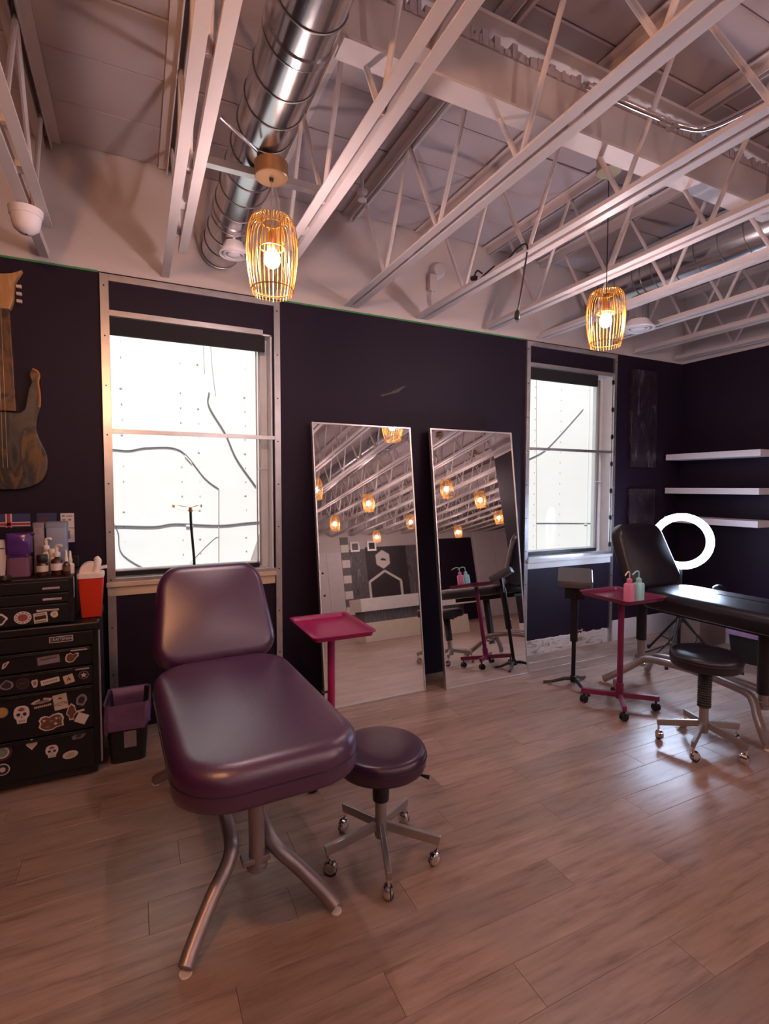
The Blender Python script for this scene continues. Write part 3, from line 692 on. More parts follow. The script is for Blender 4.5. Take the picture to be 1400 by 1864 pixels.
# ------------------------------------------------------------------ rolling stools
def stool(label, loc, a0, zs, um, bellows):
    t = thing('rolling_stool', label, 'stool', loc, 0, 'rolling round stools')
    th = .085; r = .182
    prof = [(.150, 0), (r-.006, .006), (r, .02), (r, th-.028)]
    for k in range(1, 6): a = k/5*PI/2; prof.append((r-.028*(1-math.cos(a)), th-.028+.028*math.sin(a)))
    prof += [(r*.7, th+.006), (r*.4, th+.007), (.02, th+.007)]
    st = MB().lathe(prof, 44, c=(0, 0, zs-th)).build('seat', um, t, angle=60)
    MB().tube([((r+.001)*math.cos(2*PI*i/44), (r+.001)*math.sin(2*PI*i/44), zs-th+.052) for i in range(45)], .003, 5, caps=False).build('piping', 'seam', st)
    MB().lathe([(.11, -.012), (.12, 0)], 24, c=(0, 0, zs-th)).build('seat_plate', 'blackm', t)
    if bellows:
        pr = []; z = .235
        while z < zs-th-.012: pr += [(.033, z), (.037, z+.006), (.033, z+.012)]; z += .014
        MB().lathe(pr, 20).build('bellows', 'blackp', t)
    else:
        MB().lathe([(.026, .235), (.033, .24), (.034, .27), (.034, zs-th-.012)], 20).build('shroud', 'blackp', t)
    MB().lathe([(.022, .085), (.026, .095), (.028, .15), (.024, .17), (.024, .245)], 20).build('hub', 'grey_metal', t)
    MB().tube([(0, 0, zs-th-.02), (.13, -.10, zs-th-.022), (.155, -.12, zs-th-.028)], [.005, .005, .009], 8).build('height_lever', 'blackm', t)
    for k in range(5):
        a = a0+k*72; c, s = math.cos(R(a)), math.sin(R(a))
        MB().bar((.02*c, .02*s, .135), (.238*c, .238*s, .098), .02, .036).build('leg', 'grey_metal', t, smooth=False, bevel=.003)
        cx, cy = .228*c, .228*s; sw = R(a+70+k*40); e = (math.cos(sw), math.sin(sw))
        ca = MB().tube([(cx, cy, .085), (cx, cy, .055)], .006, 8).build('caster', 'chrome', t)
        w = (cx+e[0]*.012, cy+e[1]*.012, .0265); pp_ = (-e[1], e[0])
        MB().tube([(w[0]-pp_[0]*q, w[1]-pp_[1]*q, w[2]) for q in (.016, .013, .002)], [.016, .0262, .0265], 18).build('wheel', 'blackp', ca)
        MB().tube([(w[0]+pp_[0]*q, w[1]+pp_[1]*q, w[2]+.003) for q in (.0, .010, .017, .021)], [.029, .0275, .020, .006], 18).build('hood', 'chrome', ca)
        MB().tube([(w[0]-pp_[0]*q, w[1]-pp_[1]*q, w[2]+.003) for q in (.004, .014, .019)], [.029, .024, .008], 18).build('hood', 'chrome', ca)
    return t
stool('purple round stool rolled up beside the purple tattoo chair', (.866, 1.825, 0), 36, .465, 'purple_dk', False)
stool('black round stool beside the black tattoo bed', (2.925, 1.82, 0), 57, .555, 'blackv', True)

# ------------------------------------------------------------------ tray stands on casters
def tray_cart(label, loc, m, tz, sx, sy, off, knob, rot0):
    t = thing('tray_stand', label, 'tray stand', loc, 0, 'rolling tray stands')
    for a in (rot0, rot0+90):
        c, s = math.cos(R(a)), math.sin(R(a)); MB().bar((-.245*c, -.245*s, .085), (.245*c, .245*s, .085), .026, .034).build('base_bar', m, t, smooth=False, bevel=.003)
        for q in (-1, 1):
            cx, cy = q*.225*c, q*.225*s
            ca = MB().tube([(cx, cy, .07), (cx, cy, .045)], .007, 8).build('caster', 'blackm', t)
            e = (math.cos(R(a+50*q)), math.sin(R(a+50*q)))
            for u in (-.011, .011): MB().tube([(cx-e[1]*(u-.006), cy+e[0]*(u-.006), .026), (cx-e[1]*(u+.006), cy+e[0]*(u+.006), .026)], .0255, 18).build('wheel', 'blackp', ca)
            MB().tube([(cx-e[1]*.019, cy+e[0]*.019, .032), (cx+e[1]*.019, cy-e[0]*.019, .032)], .02, 14).build('fork', 'blackm', ca)
    MB().lathe([(.024, .06), (.026, .066), (.026, .16), (.023, .166)], 20).build('sleeve', m, t)
    MB().lathe([(.0195, .16), (.0195, tz-.004)], 20).build('post', m, t)
    if knob: kb = MB().tube([(-.02, 0, tz*.56), (-.04, 0, tz*.56), (-.043, 0, tz*.56), (-.056, 0, tz*.56)], [.006, .006, .014, .013], 12).build('knob', 'blackp', t)
    b = MB()
    prof_o = [(.036, 0), (.020, .003), (.013, .022), (0, .026), (0, .031), (.014, .0285), (.021, .011), (.040, .006), (.060, .005)]
    b.rloft(sx, sy, .03, prof_o, 5, c=(off[0], off[1], tz))
    b.build('tray', m, t, angle=30)
    return t
tray_cart('bright magenta tray stand in front of the left mirror', (.91, 2.53, 0), 'magenta', .748, .335, .445, (0, 0), True, 45)
tray_cart('shade-darkened magenta tray stand with two squeeze bottles by the black tattoo bed', (2.945, 2.41, 0), 'magenta_shaded', .748, .375, .415, (0, 0), False, 47)

def squeeze_bottle(label, loc, m, rz, tipm):
    t = thing('squeeze_bottle', label, 'bottle', loc, rz)
    MB().rloft(.058, .058, .012, [(.004, 0), (0, .005), (0, .112), (.004, .12), (.014, .124)], 4).build('bottle_body', m, t)
    MB().lathe([(.016, .122), (.017, .124), (.017, .148), (.012, .152), (.006, .156)], 16).build('cap', m, t)
    MB().tube(spline([(0, 0, .15), (0, 0, .185), (-.008, 0, .197), (-.03, 0, .20), (-.065, 0, .188), (-.078, 0, .18)], 5), [.0042]*21+[.0042]*4+[.002], 8).build('spout', tipm, t)
    return t
squeeze_bottle('pink squeeze wash bottle on the shade-darkened magenta tray', (2.86, 2.285, .7545), 'pink_pl', R(20), 'offwhite')
squeeze_bottle('teal squeeze wash bottle on the shade-darkened magenta tray', (2.935, 2.275, .7545), 'teal_pl', R(10), 'teal_pl')

# ------------------------------------------------------------------ black armrest stand
t = thing('armrest_stand', 'black folding armrest stand with tripod base in front of narrow window', 'stand', (2.942, 2.82, 0))
for a in (140, 20, 255):
    c, s = math.cos(R(a)), math.sin(R(a))
    MB().tube([(0.01*c, .01*s, .055), (.06*c, .06*s, .05), (.15*c, .15*s, .02), (.215*c, .215*s, .010)], [.014, .013, .011, .009], 8).build('leg', 'blackm', t)
MB().lathe([(.02, .03), (.022, .035), (.022, .075), (.016, .08)], 16).build('collar', 'blackm', t)
MB().lathe([(.0155, .05), (.0155, .38)], 16).build('lower_pole', 'blackm', t)
MB().lathe([(.026, .34), (.027, .345), (.027, .70)], 16).build('upper_sleeve', 'blackm', t)
k = MB().tube([(.015, -.015, .42), (.045, -.03, .425)], .006, 8).build('clamp_screw', 'chrome', t)
MB().bar((.04, -.04, .435), (.05, -.015, .405), .006, .014).build('wing', 'chrome', k)
MB().box(-.07, .07, -.012, .012, .66, .79, Matrix.Rotation(R(-46), 4, 'Z')).build('mount_plate', 'blackm', t, smooth=False, bevel=.002)
mt = Matrix.Rotation(R(-46), 4, 'Z') @ Matrix.Translation((0, .01, .81)) @ Matrix.Rotation(R(22), 4, 'X')
b = MB(); b.rloft(.245, .21, .022, [(.004, -.02), (0, -.012), (0, .03), (.006, .038)], 4, mtx=mt); b.build('pad', 'pad_grey', t)
MB().tube([tuple(mt @ Vector(p)) for p in ((.112, .09, .02), (.114, -.06, .02), (.104, -.10, -.03))], .006, 8).build('side_rod', 'chrome', t)

# ------------------------------------------------------------------ ring light
RC = Vector((4.215, 2.86, 1.032))
t = thing('ring_light', 'glowing white ring light on a black tripod behind the black tattoo bed', 'ring light', (RC.x, RC.y, 0))
d = Vector((-RC.x, -RC.y, .30)).normalized(); q = d.to_track_quat('Z', 'Y').to_matrix().to_4x4(); mt = Matrix.Translation((0, 0, RC.z)) @ q
def ring(b, ri, ro, z0, z1, n=56):
    V = []; F = []
    for i in range(n):
        a = 2*PI*i/n; c, s = math.cos(a), math.sin(a)
        V += [(ri*c, ri*s, z0), (ro*c, ro*s, z0), (ro*c, ro*s, z1), (ri*c, ri*s, z1)]
    for i in range(n):
        j = (i+1) % n
        for k in range(4): F.append((4*i+k, 4*i+(k+1) % 4, 4*j+(k+1) % 4, 4*j+k))
    return b.add(V, F, mt)
ring(MB(), .184, .236, .0, .022).build('diffuser', 'ring', t)['label'] = 'glowing white diffuser ring'
ring(MB(), .178, .240, -.03, 0.002).build('housing', 'shelf', t)
MB().tube([(0, 0, .10), (0, 0, .80)], .014, 10).build('pole', 'blackm', t)
MB().tube([tuple(mt @ Vector((0, -.24, -.015))), (0, .01, .82), (0, 0, .78)], .012, 8).build('yoke', 'blackm', t)
for a in (200, 320, 80):
    c, s = math.cos(R(a)), math.sin(R(a))
    lg = MB().tube([(.02*c, .02*s, .36), (.33*c, .33*s, .012)], .010, 8).build('leg', 'blackp', t)
    MB().lathe([(.014, 0), (.014, .03)], 10, c=(.335*c, .335*s, 0)).build('foot', 'blackp', lg)
    MB().bar((.0, 0, .14), (.2*c, .2*s, .158), .012, .006).build('spreader', 'blackp', t, smooth=False)
MB().lathe([(.026, .33), (.026, .40)], 14).build('collar', 'blackp', t)
MB().tube(spline([(.01, .0, .5), (-.08, -.05, .30), (-.22, .02, .10), (-.34, .1, .02), (-.25, .22, .012), (0, .25, .012), (.3, .3, .012)], 7), .005, 7).build('power_cord', 'blackp', t)
MB().tube(spline([(-.01, .0, .42), (.06, -.12, .22), (-.10, -.10, .10), (-.20, -.05, .2), (-.03, .0, .33)], 7), .004, 7).build('control_cord', 'blackp', t)

# ------------------------------------------------------------------ bins
def bin_(label, loc, rz, w, d, h, body, liner, lab):
    t = thing('waste_bin', label, 'bin', loc, rz)
    k = .80; rings = []
    for z, f, ins in ((0, k, .006), (.006, k, 0), (h*.5, (k+1)/2, 0), (h, 1, 0), (h, 1, .006), (.02, k, .006)):
        rings.append([(x, y, z) for x, y in rrect(w*f-2*ins, d*f-2*ins, .025, 4)])
    MB().loft(rings).build('bin_body', body, t)
    rings = []; random.seed(3)
    n = len(rrect(1, 1, .1, 8))
    for j, (z, f) in enumerate(((h*.60, 1.045), (h*.68, 1.06), (h*.8, 1.05), (h*.93, 1.05), (h+.008, 1.04), (h+.006, .97), (h*.85, .93), (h*.5, .86), (h*.2, .80))):
        pts = rrect(w*f, d*f, .03, 8)
        rings.append([(x+random.uniform(-.004, .004), y+random.uniform(-.004, .004), z+(random.uniform(-.012, .012) if j < 2 else random.uniform(-.003, .003))+(.02*math.sin(i*.35) if j == 0 else 0)) for i, (x, y) in enumerate(pts)])
    MB().loft(rings, capb=False).build('bin_liner', liner, t, angle=80)
    if lab:
        a = math.atan((w*(1-k)/2)/h)
        MB().box(-.03, .03, -.5*d*(k+1)/2*1.0-.0145, -.5*d*(k+1)/2*1.0-.0125, -.045, .045, Matrix.Translation((.015, .005, h*.42))).build('paper_label', 'grey_st', t, smooth=False)
    return t
bin_('black waste bin with purple liner between tool chest and purple chair', (-.062, 3.175, 0), R(-3), .215, .27, .325, 'blackp', 'liner', True)
bin_('black waste bin with lavender liner under the black tattoo bed', (4.74, 2.56, 0), R(10), .26, .30, .36, 'blackp', 'liner2', False)
t = thing('cardboard_box', 'brown cardboard box on the floor beneath the black tattoo bed', 'box', (4.87, 3.10, 0), R(0))
MB().box(-.20, .19, -.13, .13, 0, .40).build('carton', 'cardboard', t, smooth=False, bevel=.003)
MB().box(-.202, -.01, -.132, .13, .402, .405).build('flap', 'cardboard', t, smooth=False); MB().box(-.02, .20, -.132, .13, .402, .405).build('flap', 'cardboard', t, smooth=False)
t = thing('wooden_post', 'orange wooden leg standing right of the lavender lined bin', 'post', (4.96, 2.46, 0))
MB().box(-.02, .02, -.02, .02, .0, .42).build('post', 'wood_o', t, smooth=False, bevel=.003); MB().box(-.03, .03, -.03, .03, .42, .44).build('cap', 'blackm', t, smooth=False, bevel=.003)

# ------------------------------------------------------------------ floor lamp with two leaf heads
t = thing('leaf_lamp', 'slim dark gooseneck floor lamp with two glowing heads behind purple chair', 'lamp', (.30, 3.2, 0))
MB().lathe([(.11, 0), (.115, .004), (.115, .014), (.10, .02), (.012, .024)], 28).build('base', 'blackm', t)
MB().tube(spline([(0, 0, .02), (0, 0, .7), (.002, 0, 1.03), (-.004, 0, 1.15), (-.012, 0, 1.27), (-.014, 0, 1.365)], 4), .0075, 8).build('gooseneck', 'blackm', t)
for s, L_, dz, yy in ((-1, .098, .018, .01), (1, .062, .018, -.015)):
    pts = [(-.014, 0, 1.368), (-.014+s*L_*.4, yy*.4, 1.366+dz*.3), (-.014+s*L_, yy, 1.368+dz)]
    w = MB(); 
    ring_ = []
    for x, y, z in spline(pts, 4):
        f = abs(x+.014)/L_; hw = .003+.010*math.sin(min(1, f+.12)*PI*.85)
        ring_.append([(x, y-.004-hw*.3, z-hw), (x, y+.002-hw*.3, z-hw), (x, y+.002+hw*.3, z+hw), (x, y-.004+hw*.3, z+hw)])
    w.loft(ring_); hd = w.build('lamp_head', 'copper', t)
    w = MB(); w.loft([[(q[0], q[1]-(.0008 if k in (0, 3) else .005), (q[2]-sum(p[2] for p in r_)/4)*.72+sum(p[2] for p in r_)/4) for k, q in enumerate(r_)] for r_ in ring_[1:-1]]); w.build('led_panel', 'led', hd)
MB().lathe([(.012, 1.352), (.014, 1.36), (.014, 1.374), (.008, 1.378)], 12, c=(-.014, 0, 0)).build('joint', 'copper', t)

# ------------------------------------------------------------------ floating shelves and wall art
for zb, lab in ((1.767, 'topmost of the three white floating shelves'), (1.432, 'middle of the three white floating shelves'), (1.144, 'lowest of the three white floating shelves, partly behind ring light')):
    o = thing('floating_shelf', lab, 'shelf', (XR, 3.04, zb), 0, 'white floating shelves')
    MB().box(-.25, -.0005, -.44, .44, 0, .057).build('board', 'shelf', o, smooth=False, bevel=.002)
    MB().box(-.006, -.0003, -.40, .40, -.012, -.0005).build('wall_cleat', 'dark', o, smooth=False)
def canvas(label, x0, x1, z0, z1):
    o = thing('wall_canvas', label, 'painting', ((x0+x1)/2, D, z0), 0, 'dark textured canvases')
    w, h = x1-x0, z1-z0
    MB().box(-w/2, w/2, -.035, -.001, 0, h).build('canvas', 'art', o, smooth=False, bevel=.003)
    b = MB()
    for k in range(int(h/.022)):
        z = .015+k*.022; b.box(-w/2-.004, -w/2+.016+random.uniform(0, .012), -.041, -.030, z, z+random.uniform(.006, .014))
    o2 = b.build('thick_paint_ridge', 'art', o, smooth=False); o2['kind'] = 'stuff'
canvas('tall dark textured canvas on the wall right of the narrow window', 4.31, 4.675, 1.69, 2.63)
canvas('smaller dark textured canvas below the tall one, behind the black bed', 4.31, 4.675, .98, 1.48)

# ------------------------------------------------------------------ guitar-shaped wall art
t = thing('guitar_art', 'painted guitar-shaped wooden wall art above the tool chest', 'wall art', (-.66, D, 1.48))
Z0 = 1.48
half = [(0, .0), (.09, .003), (.165, .035), (.205, .09), (.215, .155), (.205, .215), (.18, .275), (.165, .335), (.172, .40), (.186, .46), (.19, .53), (.183, .60), (.190, .635), (.178, .662), (.152, .665), (.140, .64), (.150, .60), (.135, .56), (.125, .50), (.115, .45), (.092, .425)]
poly = spline([(x, z, 0) for x, z in half], 3); right = [(p.x, p.y) for p in poly]
left = [(-x*.95, z*.98+.003) for x, z in right[::-1]][:-1]
MB().prism(right+[(.06, .425), (-.06, .425)]+left, -.035, -.001).build('body', 'guitar', t, smooth=False, bevel=.004)
e = [p for p in poly if p.y > .45 and p.x > .15]; MB().tube([(p.x-.004, -.036, p.y) for p in e if p.x > .16], .007, 6).build('edge_binding', 'guitar_edge', t)
MB().prism([(-.062, .43), (.075, .43), (.072, .60), (.062, .98), (-.05, .98), (-.06, .60)], -.045, -.001).build('neck', 'guitar_neck', t, smooth=False, bevel=.004)
MB().prism([(-.05, .98), (.062, .98), (.080, 1.03), (.085, 1.10), (.088, 1.13), (.125, 1.20), (.075, 1.175), (.03, 1.165), (-.03, 1.175), (-.085, 1.15), (-.08, 1.05)], -.045, -.001).build('headstock', 'guitar_head', t, smooth=False, bevel=.004)
for z in (1.035, 1.075, 1.115): MB().cbox((.104, -.022, z), (.026, .018, .018)).build('tuning_peg', 'cream', t, smooth=False, bevel=.004)
for x in (-.03, -.01, .01, .03): MB().tube([(x, -.048, .12), (x*.8, -.048, 1.0)], .0012, 4).build('string', 'grey_metal', t)

# ------------------------------------------------------------------ tool chest
YC = 3.0; CX0, CX1 = -1.02, -.19
t = thing('tool_chest', 'black rolling tool chest covered with stickers in the left corner', 'tool chest', (-.605, YC, 0))
def L(x): return x+.605
MB().box(L(CX0), L(CX1), .012, .44, .05, .795).build('cabinet_body', 'chest', t, smooth=False, bevel=.006)
MB().box(L(CX0)-.006, L(CX1)+.006, -.004, .446, .765, .806).build('cabinet_top', 'chest', t, smooth=False, bevel=.008)
MB().box(L(CX0)+.01, L(CX1)-.02, .02, .43, .012, .05).build('plinth', 'blackp', t, smooth=False)
for xx in (L(CX0)+.06, L(CX1)-.06):
    for yy in (.07, .37): MB().tube([(xx-.012, yy, .022), (xx+.012, yy, .022)], .022, 12).build('wheel', 'blackp', t)
MB().tube([(L(CX1)+.003, .0, .07), (L(CX1)+.003, .0, .76)], .005, 6).build('corner_trim', 'grey_metal', t)
MB().box(L(CX0)+.02, L(CX1)-.02, -.006, .012, .69, .762).build('header_panel', 'chest', t, smooth=False, bevel=.002)
DR = []
for z0, z1 in ((.592, .684), (.49, .585), (.262, .483), (.06, .255)):
    dr = MB().box(L(CX0)+.025, L(CX1)-.03, -.014, .012, z0, z1).build('drawer', 'chest', t, smooth=False, bevel=.003)
    MB().box(L(CX0)+.03, L(CX1)-.035, -.026, -.014, z1-.014, z1-.004).build('pull_rail', 'chest', dr, smooth=False, bevel=.002)
    DR.append(dr)
MB().box(L(-.31), L(-.238), -.0275, -.026, .672, .679).build('label_strip', 'silver_strip', DR[0], smooth=False)
MB().box(L(-.292), L(-.232), -.0275, -.026, .573, .580).build('label_strip', 'silver_strip', DR[1], smooth=False)
# maker's plate
pl = MB().box(L(-.401), L(-.301), -.009, -.006, .722, .749).build('name_plate', 'dark_st', t, smooth=False, bevel=.001)
b = MB(); x0, x1, z0, z1 = L(-.402), L(-.300), .721, .750
for q in ((x0, x1, z1-.0022, z1), (x0, x1, z0, z0+.0022), (x0, x0+.0022, z0, z1), (x1-.0022, x1, z0, z1)): b.box(q[0], q[1], -.0105, -.006, q[2], q[3])
b.build('plate_border', 'ink', pl, smooth=False)
text_obj('lettering', 'CRAFTSMAN', .0195, 'ink', pl, (L(-.351), -.0097, .7355), (PI/2, 0, 0), sx=.86)
# upper chest
u = thing('top_chest', 'black upper tool chest with thin drawers standing on rolling chest', 'tool chest', (-.66, YC+.01, .8065))
def U(x): return x+.66
MB().box(U(-1.0), U(-.295), .012, .36, 0, .236).build('chest_body', 'chest', u, smooth=False, bevel=.006)
UD = []
for z0, z1 in ((.166, .222), (.112, .160), (.012, .106)):
    dr = MB().box(U(-.985), U(-.315), -.006, .012, z0, z1).build('drawer', 'chest', u, smooth=False, bevel=.003); UD.append(dr)
for dr, xa, xb, z in ((UD[0], -.425, -.352, .187), (UD[1], -.425, -.345, .132), (UD[2], -.452, -.358, .078)):
    MB().box(U(xa), U(xb), -.0095, -.006, z-.005, z+.005).build('label_strip', 'silver_strip', dr, smooth=False, bevel=.001)
MB().tube([(U(-.573), -.006, .250), (U(-.573), -.016, .250)], [.011, .009], 14).build('lock', 'chrome', u)
MB().box(U(-.60), U(-.55), -.006, .012, .236, .262).build('hasp', 'chest', u, smooth=False, bevel=.003)
MB().tube([(U(-.2925), .005, .13), (U(-.2925), .005, .235)], .0025, 6).build('side_rod', 'grey_metal', u)
# open lid behind the bottles
MB().box(U(-1.0), U(-.298), .345, .36, .236, .30).build('lid_edge', 'chest', u, smooth=False, bevel=.004)

# stickers: outline base, printed shapes on top; x,z are on the chest front
def stick(parent, poly, cx, cz, y, m, off, name='sticker', d=.0008):
    p = [(cx+off+x, cz+z) for x, z in poly]; return MB().prism(p, y-d, y).build(name, m, parent, smooth=False)
def rotp(poly, a): c, s = math.cos(R(a)), math.sin(R(a)); return [(x*c-z*s, x*s+z*c) for x, z in poly]
def blob(w, h, seed, n=26, am=.18):
    random.seed(seed); ph = [random.uniform(0, 6.28) for _ in range(4)]
    return [((w/2)*(1+am*(math.sin(2*a+ph[0])+.6*math.sin(3*a+ph[1])+.4*math.sin(5*a+ph[2])))*math.cos(a), (h/2)*(1+am*(math.sin(3*a+ph[3])+.6*math.sin(2*a+ph[1])+.4*math.sin(4*a+ph[0])))*math.sin(a)) for a in [2*PI*i/n for i in range(n)]]
def scale(poly, f): return [(x*f, z*f) for x, z in poly]
rc = lambda w, h: rrect(w, h, .002, 2)
yd, yh, yu = -.014, -.006, -.006
o6 = .605; o7 = .66
def two(par, poly, cx, cz, y, m1, m2, off, f=.82, nm='sticker'):
    s_ = stick(par, poly, cx, cz, y, m1, off, nm); stick(s_, scale(poly, f), cx, cz, y-.0008, m2, off, 'print'); return s_
zu = lambda z: z-.8065
s_ = two(UD[2], circ(.036, 28, ry=.031), -.509, zu(.858), yu, 'white_st', 'red_st', o7, .58)
b = MB()
for k in range(12):
    a = 2*PI*k/12; b.cbox((-.509+o7+.0285*math.cos(a), yu-.0012, zu(.858)+.0245*math.sin(a)), (.008, .0008, .006))
b.build('print', 'grey_st', s_, smooth=False)
s_ = two(UD[2], rotp(rc(.058, .050), 5), -.436, zu(.850), yu, 'cream', 'cream', o7, .9)
stick(s_, rotp(rc(.048, .018), 5), -.436, zu(.851), yu-.0016, 'dark_st', o7, 'print'); stick(s_, rotp(rc(.04, .003), 5), -.436, zu(.867), yu-.0016, 'dark_st', o7, 'print'); stick(s_, rotp(rc(.046, .003), 5), -.436, zu(.832), yu-.0016, 'dark_st', o7, 'print')
two(UD[2], blob(.034, .032, 5, am=.06), -.378, zu(.862), yu, 'cream', 'gold_st', o7, .35)
two(UD[2], blob(.05, .05, 8), -.600, zu(.857), yu, 'white_st', 'dark_st', o7, .7)
d1, d2, d3, d4 = DR
two(d1, rotp(blob(.040, .016, 11), 55), -.582, .640, yd, 'cream', 'red_st', o6, .5)
s_ = two(d1, rotp(rc(.094, .040), 4), -.406, .640, yd, 'grey_st', 'grey_st', o6, .9); stick(s_, rotp(rc(.07, .004), 4), -.406, .646, yd-.0016, 'dark_st', o6, 'print')
pig = [(-.028, .0), (-.022, .018), (-.004, .024), (.006, .014), (.022, .022), (.032, .018), (.030, .004), (.018, -.008), (.008, -.022), (-.012, -.026), (-.026, -.016)]
two(d1, pig, -.308, .638, yd, 'white_st', 'brown_st', o6, .8)
two(d2, blob(.052, .046, 21, am=.1), -.579, .540, yd, 'grey_st', 'dark_st', o6, .7)
s_ = two(d2, circ(.028, 24), -.515, .538, yd, 'plum_st', 'dark_st', o6, .88); stick(s_, rc(.03, .004), -.515, .540, yd-.0016, 'plum_st', o6, 'print')
two(d2, blob(.030, .038, 24, am=.16), -.466, .532, yd, 'cream', 'grey_st', o6, .55)
s_ = two(d2, rotp(rc(.080, .026), 9), -.402, .532, yd, 'cream', 'white_st', o6, .9)
for k in range(8): stick(s_, rotp(rc(.0045, .011), 9), -.402+(k-3.5)*.0078, .532+(k-3.5)*.0012, yd-.0016, 'grey_st', o6, 'print')
s_ = two(d2, rotp(rc(.044, .044), 14), -.323, .530, yd, 'cream', 'cream', o6, .9); stick(s_, [(-.010, -.008), (.0, .012), (.010, -.008), (.004, -.010), (0, 0), (-.004, -.010)], -.323, .531, yd-.0016, 'brown_st', o6, 'print')
s_ = two(d2, [(.024*math.cos(2*PI*i/8), .022*math.sin(2*PI*i/8)) for i in range(8)], -.258, .540, yd, 'grey_st', 'dark_st', o6, .85)
stick(s_, [((.014 if i % 2 == 0 else .007)*math.cos(2*PI*i/10+.3), (.014 if i % 2 == 0 else .007)*math.sin(2*PI*i/10+.3)) for i in range(10)], -.258, .540, yd-.0016, 'cream', o6, 'print')
def skull(par, cx, cz, w, h, y, forehead):
    o_ = [(-.30, -.50), (-.34, -.26), (-.48, -.10), (-.50, .16), (-.42, .38), (-.2, .5), (.2, .5), (.42, .38), (.50, .16), (.48, -.10), (.34, -.26), (.30, -.50)]
    P_ = [(p.x*w, p.y*h) for p in spline([(x, z, 0) for x, z in o_], 2)]
    s_ = stick(par, P_, cx, cz, y, 'white_st', o6)
    for q in (-1, 1): stick(s_, [(q*.2*w+x, .02*h+z) for x, z in circ(.13*w, 12, ry=.10*h)], cx, cz, y-.0008, 'dark_st', o6, 'print')
    stick(s_, [(0, -.06*h), (.06*w, -.17*h), (-.06*w, -.17*h)], cx, cz, y-.0008, 'dark_st', o6, 'print')
    stick(s_, [(-.25*w, .30*h), (0, .44*h), (.25*w, .30*h), (.1*w, .2*h), (-.1*w, .2*h)], cx, cz, y-.0008, forehead, o6, 'print')
    stick(s_, [(-.22*w, -.30*h), (.22*w, -.30*h), (.2*w, -.42*h), (-.2*w, -.42*h)], cx, cz, y-.0008, 'cream', o6, 'print')
    for k in (-2, -1, 0, 1, 2): stick(s_, [(k*.08*w-.008*w, -.29*h), (k*.08*w+.008*w, -.29*h), (k*.08*w+.008*w, -.43*h), (k*.08*w-.008*w, -.43*h)], cx, cz, y-.0016, 'dark_st', o6, 'print')
skull(d3, -.524, .385, .064, .086, yd, 'red_st')
two(d3, circ(.026, 22), -.602, .410, yd, 'grey_st', 'gold_st', o6, .8)
wing = [(-.046, .006), (-.030, .016), (-.008, .022), (-.004, .008), (.004, .008), (.010, .024), (.034, .018), (.046, .014), (.036, .002), (.008, -.002), (.0, -.004), (-.010, -.002), (-.034, .0)]
s_ = two(d3, rotp(wing, 4), -.440, .428, yd, 'cream', 'grey_st', o6, .7)
stick(s_, rotp(rc(.074, .012), 6), -.436, .412, yd-.0004, 'brown_st', o6, 'print')
for k in range(9): stick(s_, rotp(rc(.005, .009), 6), -.436+(k-4)*.0082, .412+(k-4)*.0008, yd-.0016, 'cream', o6, 'print')
s_ = two(d3, rotp(rc(.060, .078), 7), -.361, .420, yd, 'cream', 'cream', o6, .94)
text_obj('lettering', 'HOTN', .026, 'dark_st', s_, (-.359+o6, yd-.0018, .409), (PI/2, R(-7), 0), .0003, sx=.74)
for a in (90, 50, 130, 15, 165):
    c, s = math.cos(R(a)), math.sin(R(a)); l_ = .015 if a == 90 else .012
    stick(s_, [(0, 0), (.5*l_*c-.002*s, .5*l_*s+.002*c), (l_*c, l_*s), (.5*l_*c+.002*s, .5*l_*s-.002*c)], -.363, .434, yd-.0016, 'dark_st', o6, 'print')
two(d3, blob(.048, .062, 31, am=.10), -.271, .412, yd, 'grey_st', 'dark_st', o6, .6)
two(d3, rotp(rc(.052, .05), -28), -.272, .318, yd, 'cream', 'white_st', o6, .86)
stick(d3, rotp(rc(.036, .010), 8), -.276, .358, yd, 'cream', o6)
two(d3, [(p[0], p[1]) for p in [(0, .044), (.016, .03), (.020, .006), (.026, -.006), (.012, -.022), (.010, -.042), (-.010, -.042), (-.012, -.022), (-.024, -.008), (-.018, .012), (-.012, .03)]], -.316, .360, yd-.0002, 'cream', 'brown_st', o6, .8)
fl_ = [(-.055, -.012), (-.048, .008), (-.054, .022), (-.044, .038), (-.026, .042), (-.010, .034), (.006, .044), (.030, .048), (.046, .040), (.054, .020), (.050, .004), (.052, -.020), (.020, -.024), (.002, -.034), (-.026, -.034), (-.044, -.024)]
s_ = two(d3, fl_, -.402, .318, yd-.0004, 'white_st', 'brown_st', o6, .86)
for k, (x, z, w_, h_) in enumerate(((-.03, .018, .012, .010), (.0, .012, .016, .008), (.022, .022, .012, .010), (-.016, -.014, .022, .006), (.018, -.004, .014, .012), (.036, .02, .008, .014))): stick(s_, [(x+p[0], z+p[1]) for p in blob(w_, h_, 40+k)], -.402, .318, yd-.002, 'grey_st' if k % 2 else 'cream', o6, 'print')
s_ = two(d4, circ(.040, 26), -.606, .214, yd, 'plum_st', 'white_st', o6, .72); stick(s_, circ(.022, 22), -.606, .214, yd-.0016, 'green_st', o6, 'print')
heart = [(0, -.024), (.022, .0), (.025, .012), (.014, .020), (.006, .018), (.004, .030), (-.004, .030), (-.008, .018), (-.02, .014), (-.024, .004)]
two(d4, heart, -.487, .225, yd, 'white_st', 'cream', o6, .7)
two(d4, blob(.060, .034, 52, am=.2), -.288, .228, yd, 'grey_st', 'dark_st', o6, .4)
skull(d4, -.404, .175, .054, .062, yd, 'red_st')
s_ = two(d4, rotp(circ(.034, 26, ry=.020), 6), -.326, .140, yd, 'cream', 'cream', o6, .9)
